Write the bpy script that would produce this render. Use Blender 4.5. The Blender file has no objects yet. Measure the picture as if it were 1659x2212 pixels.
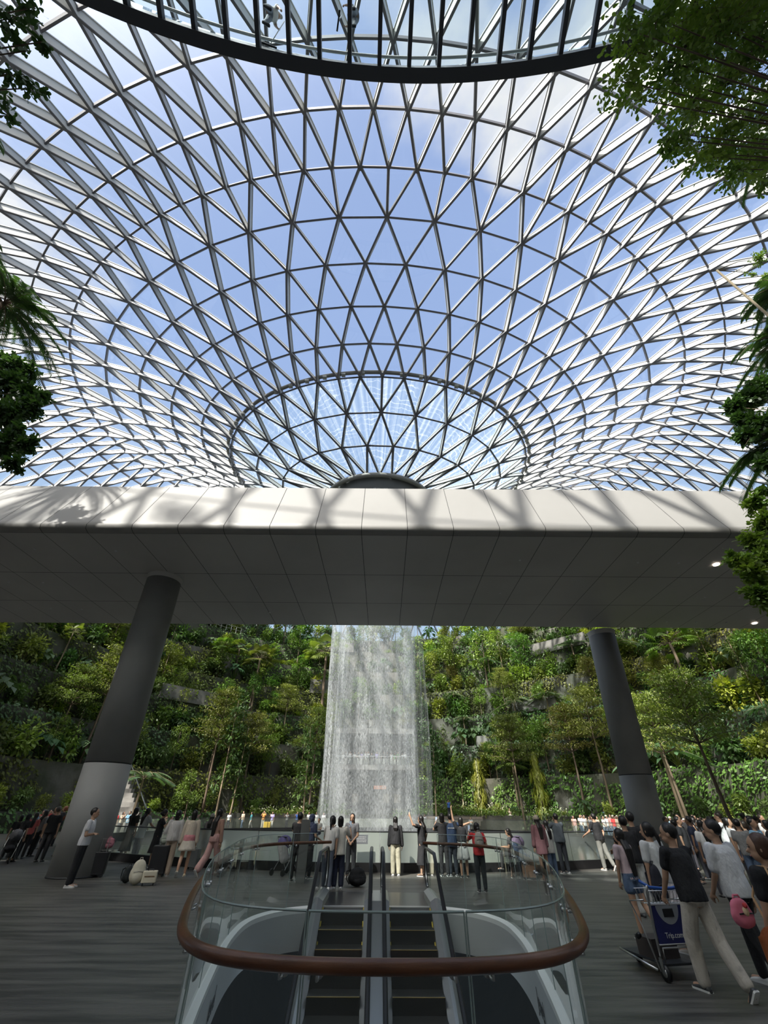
import bpy, bmesh, math, random
from mathutils import Vector, Matrix, Euler, noise
S = bpy.context.scene
COL = S.collection
PI = math.pi
R0 = random.Random(7)
# ---------------------------------------------------------------- camera
F_PX = 860.0
PITCH = math.atan(649.0 / F_PX)
YAW = math.radians(-0.7)
ROLL = math.radians(0.55)
CAM = Vector((0, 0, 1.7))
ROT = Matrix.Rotation(YAW, 3, 'Z') @ Matrix.Rotation(PI / 2 + PITCH, 3, 'X') @ Matrix.Rotation(ROLL, 3, 'Z')
cam = bpy.data.cameras.new('camera')
cam.sensor_fit = 'VERTICAL'; cam.sensor_height = 24.0; cam.lens = F_PX / 2212 * 24.0
cam.clip_start = 0.05; cam.clip_end = 2000
camo = bpy.data.objects.new('camera', cam); COL.objects.link(camo)
camo.matrix_world = Matrix.Translation(CAM) @ ROT.to_4x4()
S.camera = camo
def ray(px, py):
    return (ROT @ Vector(((px - 829.5) / F_PX, (1106 - py) / F_PX, -1))).normalized()
def gp(px, py, z=0.0):          # point on the level plane z seen at a photo pixel
    d = ray(px, py); t = (z - CAM.z) / d.z
    return CAM + d * t
def ap(px, py, y):              # point at distance y in front seen at a photo pixel
    d = ray(px, py); t = y / d.y
    return CAM + d * t
# ---------------------------------------------------------------- colour management, world, sun
S.view_settings.view_transform = 'Standard'; S.view_settings.look = 'None'
S.view_settings.gamma = 1.0; S.view_settings.use_curve_mapping = False
S.view_settings.exposure = 0.0
try:
    S.cycles.transparent_max_bounces = 24; S.cycles.max_bounces = 8
    S.cycles.sample_clamp_indirect = 6
except Exception: pass
W = bpy.data.worlds.new('sky'); S.world = W; W.use_nodes = True
nt = W.node_tree; nt.nodes.clear()
def N(t, **k):
    n = nt.nodes.new(t)
    for a, b in k.items(): setattr(n, a, b)
    return n
L = lambda a, b: nt.links.new(a, b)
tc = N('ShaderNodeTexCoord'); sep = N('ShaderNodeSeparateXYZ'); L(tc.outputs['Generated'], sep.inputs[0])
ramp = N('ShaderNodeValToRGB'); L(sep.outputs['Z'], ramp.inputs[0])
e = ramp.color_ramp.elements
e[0].position = 0.0; e[0].color = (0.62, 0.78, 0.93, 1)
e[1].position = 1.0; e[1].color = (0.36, 0.49, 0.81, 1)
q = ramp.color_ramp.elements.new(0.45); q.color = (0.50, 0.68, 0.92, 1)
q = ramp.color_ramp.elements.new(0.75); q.color = (0.40, 0.55, 0.88, 1)
# clouds: flat layer projection of a soft noise
dv = N('ShaderNodeMath', operation='ADD'); dv.inputs[1].default_value = 0.25; L(sep.outputs['Z'], dv.inputs[0])
vm = N('ShaderNodeVectorMath', operation='DIVIDE'); L(tc.outputs['Generated'], vm.inputs[0])
cmb = N('ShaderNodeCombineXYZ')
for i in range(3): L(dv.outputs[0], cmb.inputs[i])
L(cmb.outputs[0], vm.inputs[1])
nz = N('ShaderNodeTexNoise'); nz.inputs['Scale'].default_value = 2.3; nz.inputs['Detail'].default_value = 9
nz.inputs['Roughness'].default_value = 0.56
L(vm.outputs[0], nz.inputs['Vector'])
acc = None
for (px, py, rad, amt) in [(900, 210, 0.16, 0.26), (560, 130, 0.10, 0.20), (20, 470, 0.20, 0.36), (1190, 240, 0.16, 0.22),
                           (560, 10, .1, .12), (1100, 400, .06, .16), (1640, 500, .14, .2), (200, 20, .14, .12), (30, 800, .2, .15), (980, 40, .2, .16), (1450, 160, .2, .22)]:
    d = ray(px, py)
    ds = N('ShaderNodeVectorMath', operation='DISTANCE'); ds.inputs[1].default_value = d; L(tc.outputs['Generated'], ds.inputs[0])
    mr = N('ShaderNodeMapRange'); mr.interpolation_type = 'SMOOTHSTEP'
    mr.inputs['From Min'].default_value = 0; mr.inputs['From Max'].default_value = rad * 1.6
    mr.inputs['To Min'].default_value = amt; mr.inputs['To Max'].default_value = 0
    L(ds.outputs['Value'], mr.inputs['Value'])
    if acc is None: acc = mr.outputs[0]
    else:
        ad = N('ShaderNodeMath', operation='ADD'); L(acc, ad.inputs[0]); L(mr.outputs[0], ad.inputs[1]); acc = ad.outputs[0]
ad = N('ShaderNodeMath', operation='ADD'); L(acc, ad.inputs[0]); L(nz.outputs[0], ad.inputs[1])
cr = N('ShaderNodeMapRange'); cr.interpolation_type = 'SMOOTHSTEP'
cr.inputs['From Min'].default_value = 0.68; cr.inputs['From Max'].default_value = 0.92
L(ad.outputs[0], cr.inputs['Value'])
mx = N('ShaderNodeMixRGB'); L(cr.outputs[0], mx.inputs[0]); L(ramp.outputs[0], mx.inputs[1]); mx.inputs[2].default_value = (0.98, 0.98, 0.96, 1)
# bright glow added to the sky around the sun, behind the viewer, as fill
dt = N('ShaderNodeVectorMath', operation='DOT_PRODUCT'); L(tc.outputs['Generated'], dt.inputs[0]); SUN_DIR = Vector((0.42, 0.62, -0.78)).normalized(); dt.inputs[1].default_value = -SUN_DIR
om = N('ShaderNodeMath', operation='SUBTRACT'); om.inputs[0].default_value = 1.0; L(dt.outputs['Value'], om.inputs[1])
gm = N('ShaderNodeMath', operation='MULTIPLY'); gm.inputs[1].default_value = -16; L(om.outputs[0], gm.inputs[0])
gx = N('ShaderNodeMath', operation='EXPONENT'); L(gm.outputs[0], gx.inputs[0])
ga = N('ShaderNodeVectorMath', operation='SCALE'); ga.inputs[0].default_value = (1.0, .92, .80); 
gs = N('ShaderNodeMath', operation='MULTIPLY'); gs.inputs[1].default_value = 17; L(gx.outputs[0], gs.inputs[0]); L(gs.outputs[0], ga.inputs['Scale'])
gadd = N('ShaderNodeVectorMath', operation='ADD'); L(mx.outputs[0], gadd.inputs[0]); L(ga.outputs[0], gadd.inputs[1])
bg = N('ShaderNodeBackground'); L(gadd.outputs[0], bg.inputs[0]); bg.inputs[1].default_value = 1.0
ou = N('ShaderNodeOutputWorld'); L(bg.outputs[0], ou.inputs[0])
SUN_DIR = Vector((0.42, 0.62, -0.78)).normalized()      # travel direction of the light
sl = bpy.data.lights.new('sun', 'SUN'); sl.energy = 9.5; sl.angle = math.radians(0.8); sl.color = (1.0, 0.95, 0.86)
so = bpy.data.objects.new('sun', sl); COL.objects.link(so); so.rotation_euler = SUN_DIR.to_track_quat('-Z', 'Y').to_euler(); so.location = (-30, -40, 60)
# ---------------------------------------------------------------- materials
MATS = {}
def mat(name, col=(0.5, 0.5, 0.5), rough=0.6, metal=0.0, var=None, bump=None, emis=None, trans=None, spec=None, rnd=0.0, sub=None, coord='Object', stretch=(1, 1, 1)):
    if name in MATS: return MATS[name]
    m = bpy.data.materials.new(name); m.use_nodes = True; t = m.node_tree; b = t.nodes['Principled BSDF']
    b.inputs['Base Color'].default_value = (*col, 1); b.inputs['Roughness'].default_value = rough; b.inputs['Metallic'].default_value = metal
    if spec is not None: b.inputs['Specular IOR Level'].default_value = spec
    ln = t.links.new
    if var or bump:
        c = t.nodes.new('ShaderNodeTexCoord'); mp = t.nodes.new('ShaderNodeMapping'); ln(c.outputs[coord], mp.inputs[0]); mp.inputs['Scale'].default_value = stretch
    src = None
    if var:
        sc, c2, lo, hi = var
        nz = t.nodes.new('ShaderNodeTexNoise'); nz.inputs['Scale'].default_value = sc; nz.inputs['Detail'].default_value = 5; ln(mp.outputs[0], nz.inputs['Vector'])
        mr = t.nodes.new('ShaderNodeMapRange'); mr.inputs['From Min'].default_value = lo; mr.inputs['From Max'].default_value = hi; ln(nz.outputs[0], mr.inputs[0])
        mx = t.nodes.new('ShaderNodeMixRGB'); mx.inputs[1].default_value = (*col, 1); mx.inputs[2].default_value = (*c2, 1); ln(mr.outputs[0], mx.inputs[0]); src = mx.outputs[0]
    if rnd:
        oi = t.nodes.new('ShaderNodeObjectInfo'); hs = t.nodes.new('ShaderNodeHueSaturation')
        m1 = t.nodes.new('ShaderNodeMapRange'); m1.inputs['To Min'].default_value = 0.5 - rnd * .12; m1.inputs['To Max'].default_value = 0.5 + rnd * .12; ln(oi.outputs['Random'], m1.inputs[0])
        m2 = t.nodes.new('ShaderNodeMapRange'); m2.inputs['To Min'].default_value = 1 - rnd; m2.inputs['To Max'].default_value = 1 + rnd
        mu = t.nodes.new('ShaderNodeMath'); mu.operation = 'FRACT'; m3 = t.nodes.new('ShaderNodeMath'); m3.operation = 'MULTIPLY'; m3.inputs[1].default_value = 7.31
        ln(oi.outputs['Random'], m3.inputs[0]); ln(m3.outputs[0], mu.inputs[0]); ln(mu.outputs[0], m2.inputs[0])
        ln(m1.outputs[0], hs.inputs['Hue']); ln(m2.outputs[0], hs.inputs['Value'])
        if src: ln(src, hs.inputs['Color'])
        else: hs.inputs['Color'].default_value = (*col, 1)
        src = hs.outputs[0]
    if src: ln(src, b.inputs['Base Color'])
    if bump:
        n2 = t.nodes.new('ShaderNodeTexNoise'); n2.inputs['Scale'].default_value = bump[0]; n2.inputs['Detail'].default_value = 4; ln(mp.outputs[0], n2.inputs['Vector'])
        bp = t.nodes.new('ShaderNodeBump'); bp.inputs['Strength'].default_value = bump[1]; bp.inputs['Distance'].default_value = bump[2] if len(bump) > 2 else 0.02
        ln(n2.outputs[0], bp.inputs['Height']); ln(bp.outputs[0], b.inputs['Normal'])
    if emis:
        b.inputs['Emission Color'].default_value = (*emis[0], 1); b.inputs['Emission Strength'].default_value = emis[1]
    if trans is not None:      # leafy translucency
        tr = t.nodes.new('ShaderNodeBsdfTranslucent'); ms = t.nodes.new('ShaderNodeMixShader'); ms.inputs[0].default_value = trans
        if src:
            g = t.nodes.new('ShaderNodeMixRGB'); g.blend_type = 'MULTIPLY'; g.inputs[0].default_value = 1; ln(src, g.inputs[1]); g.inputs[2].default_value = (1.3, 1.5, .6, 1); ln(g.outputs[0], tr.inputs[0])
        else: tr.inputs[0].default_value = (min(1, col[0] * 1.3), min(1, col[1] * 1.5), col[2] * .6, 1)
        ln(b.outputs[0], ms.inputs[1]); ln(tr.outputs[0], ms.inputs[2]); ln(ms.outputs[0], t.nodes['Material Output'].inputs[0])
    MATS[name] = m; return m
def glass_mat(name, tint=(0.93, 0.96, 0.97), refl=0.5, rough=0.02, haze=None):
    """thin architectural glass: clear transmission and a fresnel mirror"""
    m = bpy.data.materials.new(name); m.use_nodes = True; t = m.node_tree; t.nodes.clear(); ln = t.links.new
    o = t.nodes.new('ShaderNodeOutputMaterial'); tr = t.nodes.new('ShaderNodeBsdfTransparent'); tr.inputs[0].default_value = (*tint, 1)
    gl = t.nodes.new('ShaderNodeBsdfGlossy'); gl.inputs['Roughness'].default_value = rough; gl.inputs[0].default_value = (1, 1, 1, 1)
    fr = t.nodes.new('ShaderNodeLayerWeight'); fr.inputs[0].default_value = .5        # symmetric Schlick fresnel for both faces of a thin pane
    pw = t.nodes.new('ShaderNodeMath'); pw.operation = 'POWER'; pw.inputs[1].default_value = 5; ln(fr.outputs['Facing'], pw.inputs[0])
    mu = t.nodes.new('ShaderNodeMath'); mu.operation = 'MULTIPLY_ADD'; mu.inputs[1].default_value = .9 * refl; mu.inputs[2].default_value = .07 * refl; ln(pw.outputs[0], mu.inputs[0])
    ms = t.nodes.new('ShaderNodeMixShader'); ln(mu.outputs[0], ms.inputs[0]); ln(tr.outputs[0], ms.inputs[1]); ln(gl.outputs[0], ms.inputs[2])
    last = ms.outputs[0]
    if haze:               # fine condensation
        df = t.nodes.new('ShaderNodeBsdfDiffuse'); df.inputs[0].default_value = (*haze[1], 1)
        tl = t.nodes.new('ShaderNodeBsdfTranslucent'); tl.inputs[0].default_value = (*haze[1], 1)
        mm = t.nodes.new('ShaderNodeMixShader'); mm.inputs[0].default_value = .5; ln(df.outputs[0], mm.inputs[1]); ln(tl.outputs[0], mm.inputs[2])
        c = t.nodes.new('ShaderNodeTexCoord'); nz = t.nodes.new('ShaderNodeTexNoise'); nz.inputs['Scale'].default_value = haze[2]; ln(c.outputs['Object'], nz.inputs['Vector'])
        mr = t.nodes.new('ShaderNodeMapRange'); mr.inputs['From Min'].default_value = .3; mr.inputs['From Max'].default_value = .7
        mr.inputs['To Min'].default_value = haze[0] * .6; mr.inputs['To Max'].default_value = haze[0]; ln(nz.outputs[0], mr.inputs[0])
        m3 = t.nodes.new('ShaderNodeMixShader'); ln(mr.outputs[0], m3.inputs[0]); ln(last, m3.inputs[1]); ln(mm.outputs[0], m3.inputs[2]); last = m3.outputs[0]
    ln(last, o.inputs[0]); MATS[name] = m; return m
# ---------------------------------------------------------------- mesh helpers
def tag(o, label=None, cat=None, group=None, kind=None):
    if label: o['label'] = label
    if cat: o['category'] = cat
    if group: o['group'] = group
    if kind: o['kind'] = kind
    return o
def empty(name, loc=(0, 0, 0), rz=0.0, label=None, cat=None, group=None, kind=None):
    o = bpy.data.objects.new(name, None); COL.objects.link(o); o.location = loc; o.rotation_euler = (0, 0, rz); o.empty_display_size = .2
    return tag(o, label, cat, group, kind)
class MB:
    def __init__(s): s.v = []; s.f = []
    def add(s, vs, fs):
        n = len(s.v); s.v += [tuple(p) for p in vs]; s.f += [tuple(i + n for i in f) for f in fs]; return s
    def box(s, c, h, M=None):
        c = Vector(c); vs = []
        for x in (-1, 1):
            for y in (-1, 1):
                for z in (-1, 1):
                    p = Vector((x * h[0], y * h[1], z * h[2])); p = (M @ p) if M is not None else p; vs.append(c + p)
        return s.add(vs, [(0, 1, 3, 2), (4, 6, 7, 5), (0, 4, 5, 1), (2, 3, 7, 6), (0, 2, 6, 4), (1, 5, 7, 3)])
    def bar(s, a, b, w, h, up=(0, 0, 1), drop=0.0):
        """box section from a to b: w across, h along up; drop shifts the section against up"""
        a = Vector(a); b = Vector(b); d = (b - a); 
        if d.length < 1e-6: return s
        d.normalize(); up = Vector(up); x = d.cross(up)
        if x.length < 1e-4: x = d.cross(Vector((1, 0, 0)))
        x.normalize(); u = x.cross(d).normalized(); vs = []
        for p in (a, b):
            for sx, sz in ((-1, -1), (1, -1), (1, 1), (-1, 1)):
                vs.append(p + x * sx * w / 2 + u * (sz * h / 2 - drop))
        return s.add(vs, [(0, 3, 2, 1), (4, 5, 6, 7), (0, 1, 5, 4), (1, 2, 6, 5), (2, 3, 7, 6), (3, 0, 4, 7)])
    def loft(s, rings, close=True, caps=True, wrap=False):
        n = len(rings[0]); base = len(s.v)
        for r in rings: s.v += [tuple(p) for p in r]
        m = len(rings); rr = m if wrap else m - 1
        for i in range(rr):
            for j in range(n if close else n - 1):
                a = base + i * n + j; b = base + i * n + (j + 1) % n; c = base + ((i + 1) % m) * n + (j + 1) % n; d = base + ((i + 1) % m) * n + j
                s.f.append((a, b, c, d))
        if caps and close and not wrap:
            s.f.append(tuple(base + j for j in reversed(range(n)))); s.f.append(tuple(base + (m - 1) * n + j for j in range(n)))
        return s
    def tube(s, pts, r, n=10, wrap=False, caps=True):
        pts = [Vector(p) for p in pts]; rings = []; m = len(pts); prev = None
        for i, p in enumerate(pts):
            if wrap: t = pts[(i + 1) % m] - pts[i - 1]
            else: t = pts[min(i + 1, m - 1)] - pts[max(i - 1, 0)]
            if t.length < 1e-9: t = Vector((0, 0, 1))
            t.normalize()
            if prev is None:
                a = t.cross(Vector((0, 0, 1)))
                if a.length < 1e-3: a = t.cross(Vector((1, 0, 0)))
            else: a = prev - t * prev.dot(t)
            a.normalize(); prev = a; b = t.cross(a)
            rad = r[i] if isinstance(r, (list, tuple)) else r
            rings.append([p + (a * math.cos(2 * PI * k / n) + b * math.sin(2 * PI * k / n)) * rad for k in range(n)])
        return s.loft(rings, caps=caps, wrap=wrap)
    def ell(s, c, r, n=16, m=10, M=None):
        c = Vector(c); rings = []
        r = (r, r, r) if isinstance(r, (int, float)) else r
        for i in range(m + 1):
            a = -PI / 2 + PI * i / m; a = max(-PI / 2 + .02, min(PI / 2 - .02, a)); ring = []
            for j in range(n):
                b = 2 * PI * j / n; p = Vector((math.cos(a) * math.cos(b) * r[0], math.cos(a) * math.sin(b) * r[1], math.sin(a) * r[2]))
                ring.append(c + ((M @ p) if M is not None else p))
            rings.append(ring)
        return s.loft(rings)
    def cone(s, a, ra, b, rb, n=12):
        """rounded cone between two joints"""
        a = Vector(a); b = Vector(b); d = b - a; l = d.length
        if l < 1e-6: return s.ell(a, ra, n, 8)
        d.normalize(); pts = []; rad = []
        for k in (-1, -.8, -.45): pts.append(a + d * ra * k); rad.append(ra * max(.05, math.sqrt(1 - k * k)))
        for k in (0, .33, .66, 1): pts.append(a + d * l * k); rad.append(ra + (rb - ra) * k)
        for k in (.45, .8, 1): pts.append(b + d * rb * k); rad.append(rb * max(.05, math.sqrt(1 - k * k)))
        return s.tube(pts, rad, n)
    def mesh(s, name, smooth=False):
        me = bpy.data.meshes.new(name); me.from_pydata(s.v, [], s.f); me.update()
        if smooth: me.polygons.foreach_set('use_smooth', [True] * len(me.polygons))
        return me
    def build(s, name, m=None, parent=None, smooth=False, loc=None):
        me = s.mesh(name, smooth); o = bpy.data.objects.new(name, me); COL.objects.link(o)
        if m: me.materials.append(m)
        if parent: o.parent = parent
        if loc is not None: o.location = loc
        return o
def ob(name, me, parent=None, m=None):
    o = bpy.data.objects.new(name, me); COL.objects.link(o)
    if parent: o.parent = parent
    if m is not None:
        if not me.materials: me.materials.append(m)
        o.material_slots[0].link = 'OBJECT'; o.material_slots[0].material = m
    return o
def remesh(mb, voxel, smooth=2, name='mesh'):
    """fuse overlapping solids into one continuous skin"""
    o = bpy.data.objects.new('tmp', mb.mesh('tmp')); COL.objects.link(o)
    r = o.modifiers.new('r', 'REMESH'); r.mode = 'VOXEL'; r.voxel_size = voxel; r.use_smooth_shade = True
    if smooth:
        k = o.modifiers.new('s', 'SMOOTH'); k.factor = .5; k.iterations = smooth
    dg = bpy.context.evaluated_depsgraph_get()
    me = bpy.data.meshes.new_from_object(o.evaluated_get(dg)); me.name = name
    old = o.data; bpy.data.objects.remove(o); bpy.data.meshes.remove(old)
    if len(me.polygons): me.polygons.foreach_set('use_smooth', [True] * len(me.polygons))
    return me
def copy_tree(o, parent=None):
    c = o.copy(); COL.objects.link(c)
    if parent is not None: c.parent = parent
    for ch in o.children: copy_tree(ch, c)
    return c
def catmull(pts, n=8, closed=False):
    P = [Vector(p) for p in pts]; out = []; m = len(P)
    for i in range(m if closed else m - 1):
        if closed: a, b, c, d = P[i - 1], P[i], P[(i + 1) % m], P[(i + 2) % m]
        else: a, b, c, d = P[max(i - 1, 0)], P[i], P[i + 1], P[min(i + 2, m - 1)]
        for k in range(n):
            t = k / n
            out.append(.5 * ((2 * b) + (c - a) * t + (2 * a - 5 * b + 4 * c - d) * t * t + (3 * b - a - 3 * c + d) * t ** 3))
    if not closed: out.append(P[-1])
    return out
# ================================================================ setting
CX, CY = -0.25, 42.0               # axis of the waterfall
POOL_R = 20.6
PX, PY = 0.2, 39.7
M_floor = mat('dark_granite', (0.12, 0.114, 0.10), 0.42, var=(1.6, (0.048, 0.046, 0.041), .38, .62), bump=(9, .5, .012), stretch=(.35, 3.2, 1))
M_white = mat('white_panel', (0.27, 0.262, 0.245), 0.5, var=(.25, (.245, .237, .22), .3, .7))
M_joint = mat('panel_joint', (0.05, 0.05, 0.05), 0.8)
M_steel = mat('steel_brushed', (0.55, 0.55, 0.54), 0.3, 1.0)
M_dark = mat('dark_paint', (0.03, 0.032, 0.035), 0.5)
M_glass = glass_mat('clear_glass', (0.90, 0.95, 0.93), 1.0)
M_wood = mat('oiled_timber', (0.17, 0.065, 0.028), 0.35, var=(3, (0.09, 0.032, 0.015), .35, .65), stretch=(1, 1, 6), bump=(30, .2, .004))
M_black = mat('black_rubber', (0.012, 0.012, 0.013), 0.35)
M_stone = mat('grey_stone', (0.26, 0.245, 0.22), 0.7, var=(.8, (.14, .13, .12), .35, .65), bump=(3, .4, .03))
# escalator opening outline (rail side), symmetric about x = EX
EX = 0.07
half = [(0, 2.95), (.50, 2.99), (.88, 3.15), (1.14, 3.5), (1.36, 4.1), (1.68, 5.2), (1.97, 6.4), (2.32, 8.3), (2.55, 9.9), (2.55, 11.2), (2.15, 12.1), (1.46, 12.6)]
hc = catmull([(-x, y, 0) for x, y in reversed(half[1:])] + [(x, y, 0) for x, y in half], 6)
OUT = [Vector((p.x + EX, p.y, 0)) for p in hc]                 # open curve: far left -> front -> far right
def floor_mesh():
    bm = bmesh.new()
    def loop(pts):
        vs = [bm.verts.new((p[0], p[1], 0)) for p in pts]; return [bm.edges.new((vs[i], vs[(i + 1) % len(vs)])) for i in range(len(vs))]
    es = loop([(-75, -9), (75, -9), (75, 100), (-75, 100)])
    es += loop([(PX + POOL_R * math.sin(2 * PI * k / 160), PY - POOL_R * math.cos(2 * PI * k / 160)) for k in range(160)])
    es += loop([(p.x, p.y) for p in OUT])
    bmesh.ops.triangle_fill(bm, use_beauty=True, use_dissolve=False, edges=es)
    for f in bm.faces:
        if f.normal.z < 0: f.normal_flip()
    me = bpy.data.meshes.new('floor'); bm.to_mesh(me); bm.free(); return me
fl = ob('floor', floor_mesh()); fl.data.materials.append(M_floor); tag(fl, kind='structure')
# unseen wall added behind the photographer, sized to shade the plaza, pale for bounce
wb = MB().box((0, -9.5, 16.5), (75, .5, 16.5)).build('wall_back', mat('cream_wall', (.78, .74, .66), .7)); tag(wb, kind='structure')
wb2 = MB().box((-31, -9.5, 36.0), (10, .5, 2.9)).build('wall_sunblock_upper', MATS['cream_wall']); tag(wb2, kind='structure')  # raised block added out of view to keep sun off the left column
# ---------------------------------------------------------------- roof
U = 42.0
RA = [.150, .31, .40, .49, .60, .715, .83, .95, 1.065, 1.165, 1.27, 1.375, 1.48, 1.58, 1.68, 1.77, 1.85, 1.92]
RB = [.125, .20, .28, .36, .42, .49, .575, .66, .75, .85, .945, 1.04, 1.14, 1.24, 1.34, 1.44, 1.53, 1.6]
RZ = [.800, .845, .893, .94, 1.0, 1.06, 1.105, 1.15, 1.175, 1.155, 1.115, 1.06, .99, .905, .80, .68, .54, .38]
RN = [26, 26, 26] + [52] * 5 + [104] * 10
RO = [0, .5, 0, 0, .5, 0, .5, 0, 0, .5, 0, .5, 0, .5, 0, .5, 0, .5]
DEL = math.radians(.9)
def rnode(i, j):
    ph = 2 * PI * (j + RO[i]) / RN[i]
    x = RA[i] * math.sin(ph) * U; y = -RB[i] * math.cos(ph) * U
    return Vector((CX + x * math.cos(DEL) - y * math.sin(DEL), CY + x * math.sin(DEL) + y * math.cos(DEL), RZ[i] * U + 1.7))
M_roofsteel = mat('roof_steel_paint', (0.50, 0.50, 0.485), 0.5)
M_roofshade = mat('roof_shade_dark', (.13, .125, .135), .5)  # shade of the undersides put into the colour of struts and ring beams
M_roofglass = glass_mat('roof_glass', (0.93, 0.955, 0.985), .8)
ceil_ = empty('ceiling', (0, 0, 0), kind='structure')
def rnormal(p):                 # outward normal of the shell from its neighbours
    return p
struts = []
tri = MB()
nring = len(RA)
nodes = [[rnode(i, j) for j in range(RN[i])] for i in range(nring)]
for i in range(nring):
    for p in nodes[i]: tri.v.append(tuple(p))
base = [sum(RN[:i]) for i in range(nring)]
for i in range(nring - 1):
    n = RN[i]; m = RN[i + 1]
    for j in range(n):
        if n == m:
            o = [j - 1, j] if RO[i] == 0 else [j, j + 1]
            for k in o: struts.append((i, j, i + 1, k % m))
            a = base[i] + j; b = base[i] + (j + 1) % n; c = base[i + 1] + o[1] % m; d = base[i + 1] + o[0] % m
            tri.f.append((a, c, d)); tri.f.append((a, b, c))
        else:
            for k in (2 * j - 1, 2 * j, 2 * j + 1): struts.append((i, j, i + 1, k % m))
            a = base[i] + j; b = base[i] + (j + 1) % n; o = [base[i + 1] + (2 * j + k) % m for k in (-1, 0, 1)]
            tri.f.append((a, o[1], o[0])); tri.f.append((a, o[2], o[1])); tri.f.append((a, b, o[2]))
g = tri.build('glass_pane', M_roofglass, ceil_); tag(g, kind='stuff')
cent = []
def snorm(i, j):                # shell normal pointing outward/up
    p = nodes[i][j]; ii = min(i + 1, nring - 1); i0 = max(i - 1, 0)
    ph = 2 * PI * (j + RO[i]) / RN[i]
    def at(k, a): return Vector((RA[k] * math.sin(a), -RB[k] * math.cos(a), RZ[k]))
    t1 = at(ii, ph) - at(i0, ph); t2 = at(i, ph + .05) - at(i, ph - .05)
    n = t1.cross(t2)
    if n.z < 0: n = -n
    return n.normalized()
norms = [[snorm(i, j) for j in range(RN[i])] for i in range(nring)]
def strut_geo(mb, A, B, nA, w, h):
    up = nA
    mb.bar(A, B, w * .9, h, up, drop=h / 2 + .08)
    mb.bar(A, B, w * 1.6, .10, up, drop=.04)
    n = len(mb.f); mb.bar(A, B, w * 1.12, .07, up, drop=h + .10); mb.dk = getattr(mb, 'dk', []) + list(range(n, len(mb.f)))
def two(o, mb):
    o.data.materials.append(M_roofshade)
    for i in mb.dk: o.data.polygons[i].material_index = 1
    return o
def vis(p):
    l = ROT.transposed() @ (p - CAM)
    if l.z > -1: return 0
    x = l.x / -l.z * F_PX + 829.5; y = 1106 - l.y / -l.z * F_PX
    if -60 < x < 1720 and -60 < y < 1050: return 1 / -l.z
    return 0
rank = []
for s in struts:
    A = nodes[s[0]][s[1]]; B = nodes[s[2]][s[3]]; w = vis((A + B) / 2); rank.append((w * (B - A).length, s))
rank.sort(key=lambda t: -t[0])
rest = MB(); cnt = 0
for w, s in rank:
    A = nodes[s[0]][s[1]]; B = nodes[s[2]][s[3]]; nA = (norms[s[0]][s[1]] + norms[s[2]][s[3]]).normalized()
    dw, dh = (.18, .82) if s[0] >= 9 else (.18, .72) if s[0] >= 5 else ((.18, .6) if s[0] >= 3 else (.18, .42))
    if cnt < 100:
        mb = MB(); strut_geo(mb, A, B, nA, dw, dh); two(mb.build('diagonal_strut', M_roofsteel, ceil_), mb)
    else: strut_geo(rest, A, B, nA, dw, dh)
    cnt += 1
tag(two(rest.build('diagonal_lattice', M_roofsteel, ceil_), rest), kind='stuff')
for i in range(nring):
    mb = MB(); n = RN[i]
    for j in range(n):
        A = nodes[i][j]; B = nodes[i][(j + 1) % n]; nn = (norms[i][j] + norms[i][(j + 1) % n]).normalized()
        mb.bar(A, B, .17, .30, nn, drop=.2)
    for j in range(n): mb.ell(nodes[i][j] - norms[i][j] * .35, (.17, .17, .2), 8, 4)
    mb.build('ring_beam', M_roofshade, ceil_)
# oculus: white rim and dark funnel below it
def circ(r, z, n=64, cx=CX, cy=CY): return [Vector((cx + r * math.sin(2 * PI * k / n), cy - r * math.cos(2 * PI * k / n), z)) for k in range(n)]
ZO = RZ[0] * U + 1.7
def ell_ring(sa, dz, n=64):
    return [Vector((CX + RA[0] * U * sa * math.sin(2 * PI * k / n), CY - RB[0] * U * sa * math.cos(2 * PI * k / n), ZO + dz)) for k in range(n)]
ring = empty('oculus_funnel', (CX, CY, ZO), label='dark round funnel mouth with white rim at the centre of the glass roof', cat='funnel')
MB().loft([[p - Vector((CX, CY, ZO)) for p in r] for r in (ell_ring(1.05, .1), ell_ring(1.05, -.35), ell_ring(.98, -.9), ell_ring(.85, -2.6), ell_ring(.8, -2.6), ell_ring(.9, .1))], caps=False).build('funnel_skirt', mat('funnel_grey', (.16, .165, .17), .5), ring, True)
MB().tube([p - Vector((CX, CY, ZO)) for p in ell_ring(1.10, -.55)], .30, 10, wrap=True).build('rim', M_white, ring, True)
# gutter ring with clips around the wet glass
gu = empty('water_gutter', (CX, CY, RZ[3] * U + 1.7), label='thin white ring gutter edging the wet round glass around the oculus', cat='gutter')
def ering(i, s, dz, n=160):
    out = []
    for k in range(n):
        a = 2 * PI * k / n; x = RA[i] * s * math.sin(a) * U; y = -RB[i] * s * math.cos(a) * U
        out.append(Vector((x * math.cos(DEL) - y * math.sin(DEL), x * math.sin(DEL) + y * math.cos(DEL), dz)))
    return out
MB().tube(ering(3, 1.03, .25), .24, 6, wrap=True).build('gutter', M_white, gu, True)
for p in ering(3, 1.03, -.02, 60): MB().box(p, (.22, .22, .1)).build('clip', M_roofsteel, gu)
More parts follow.
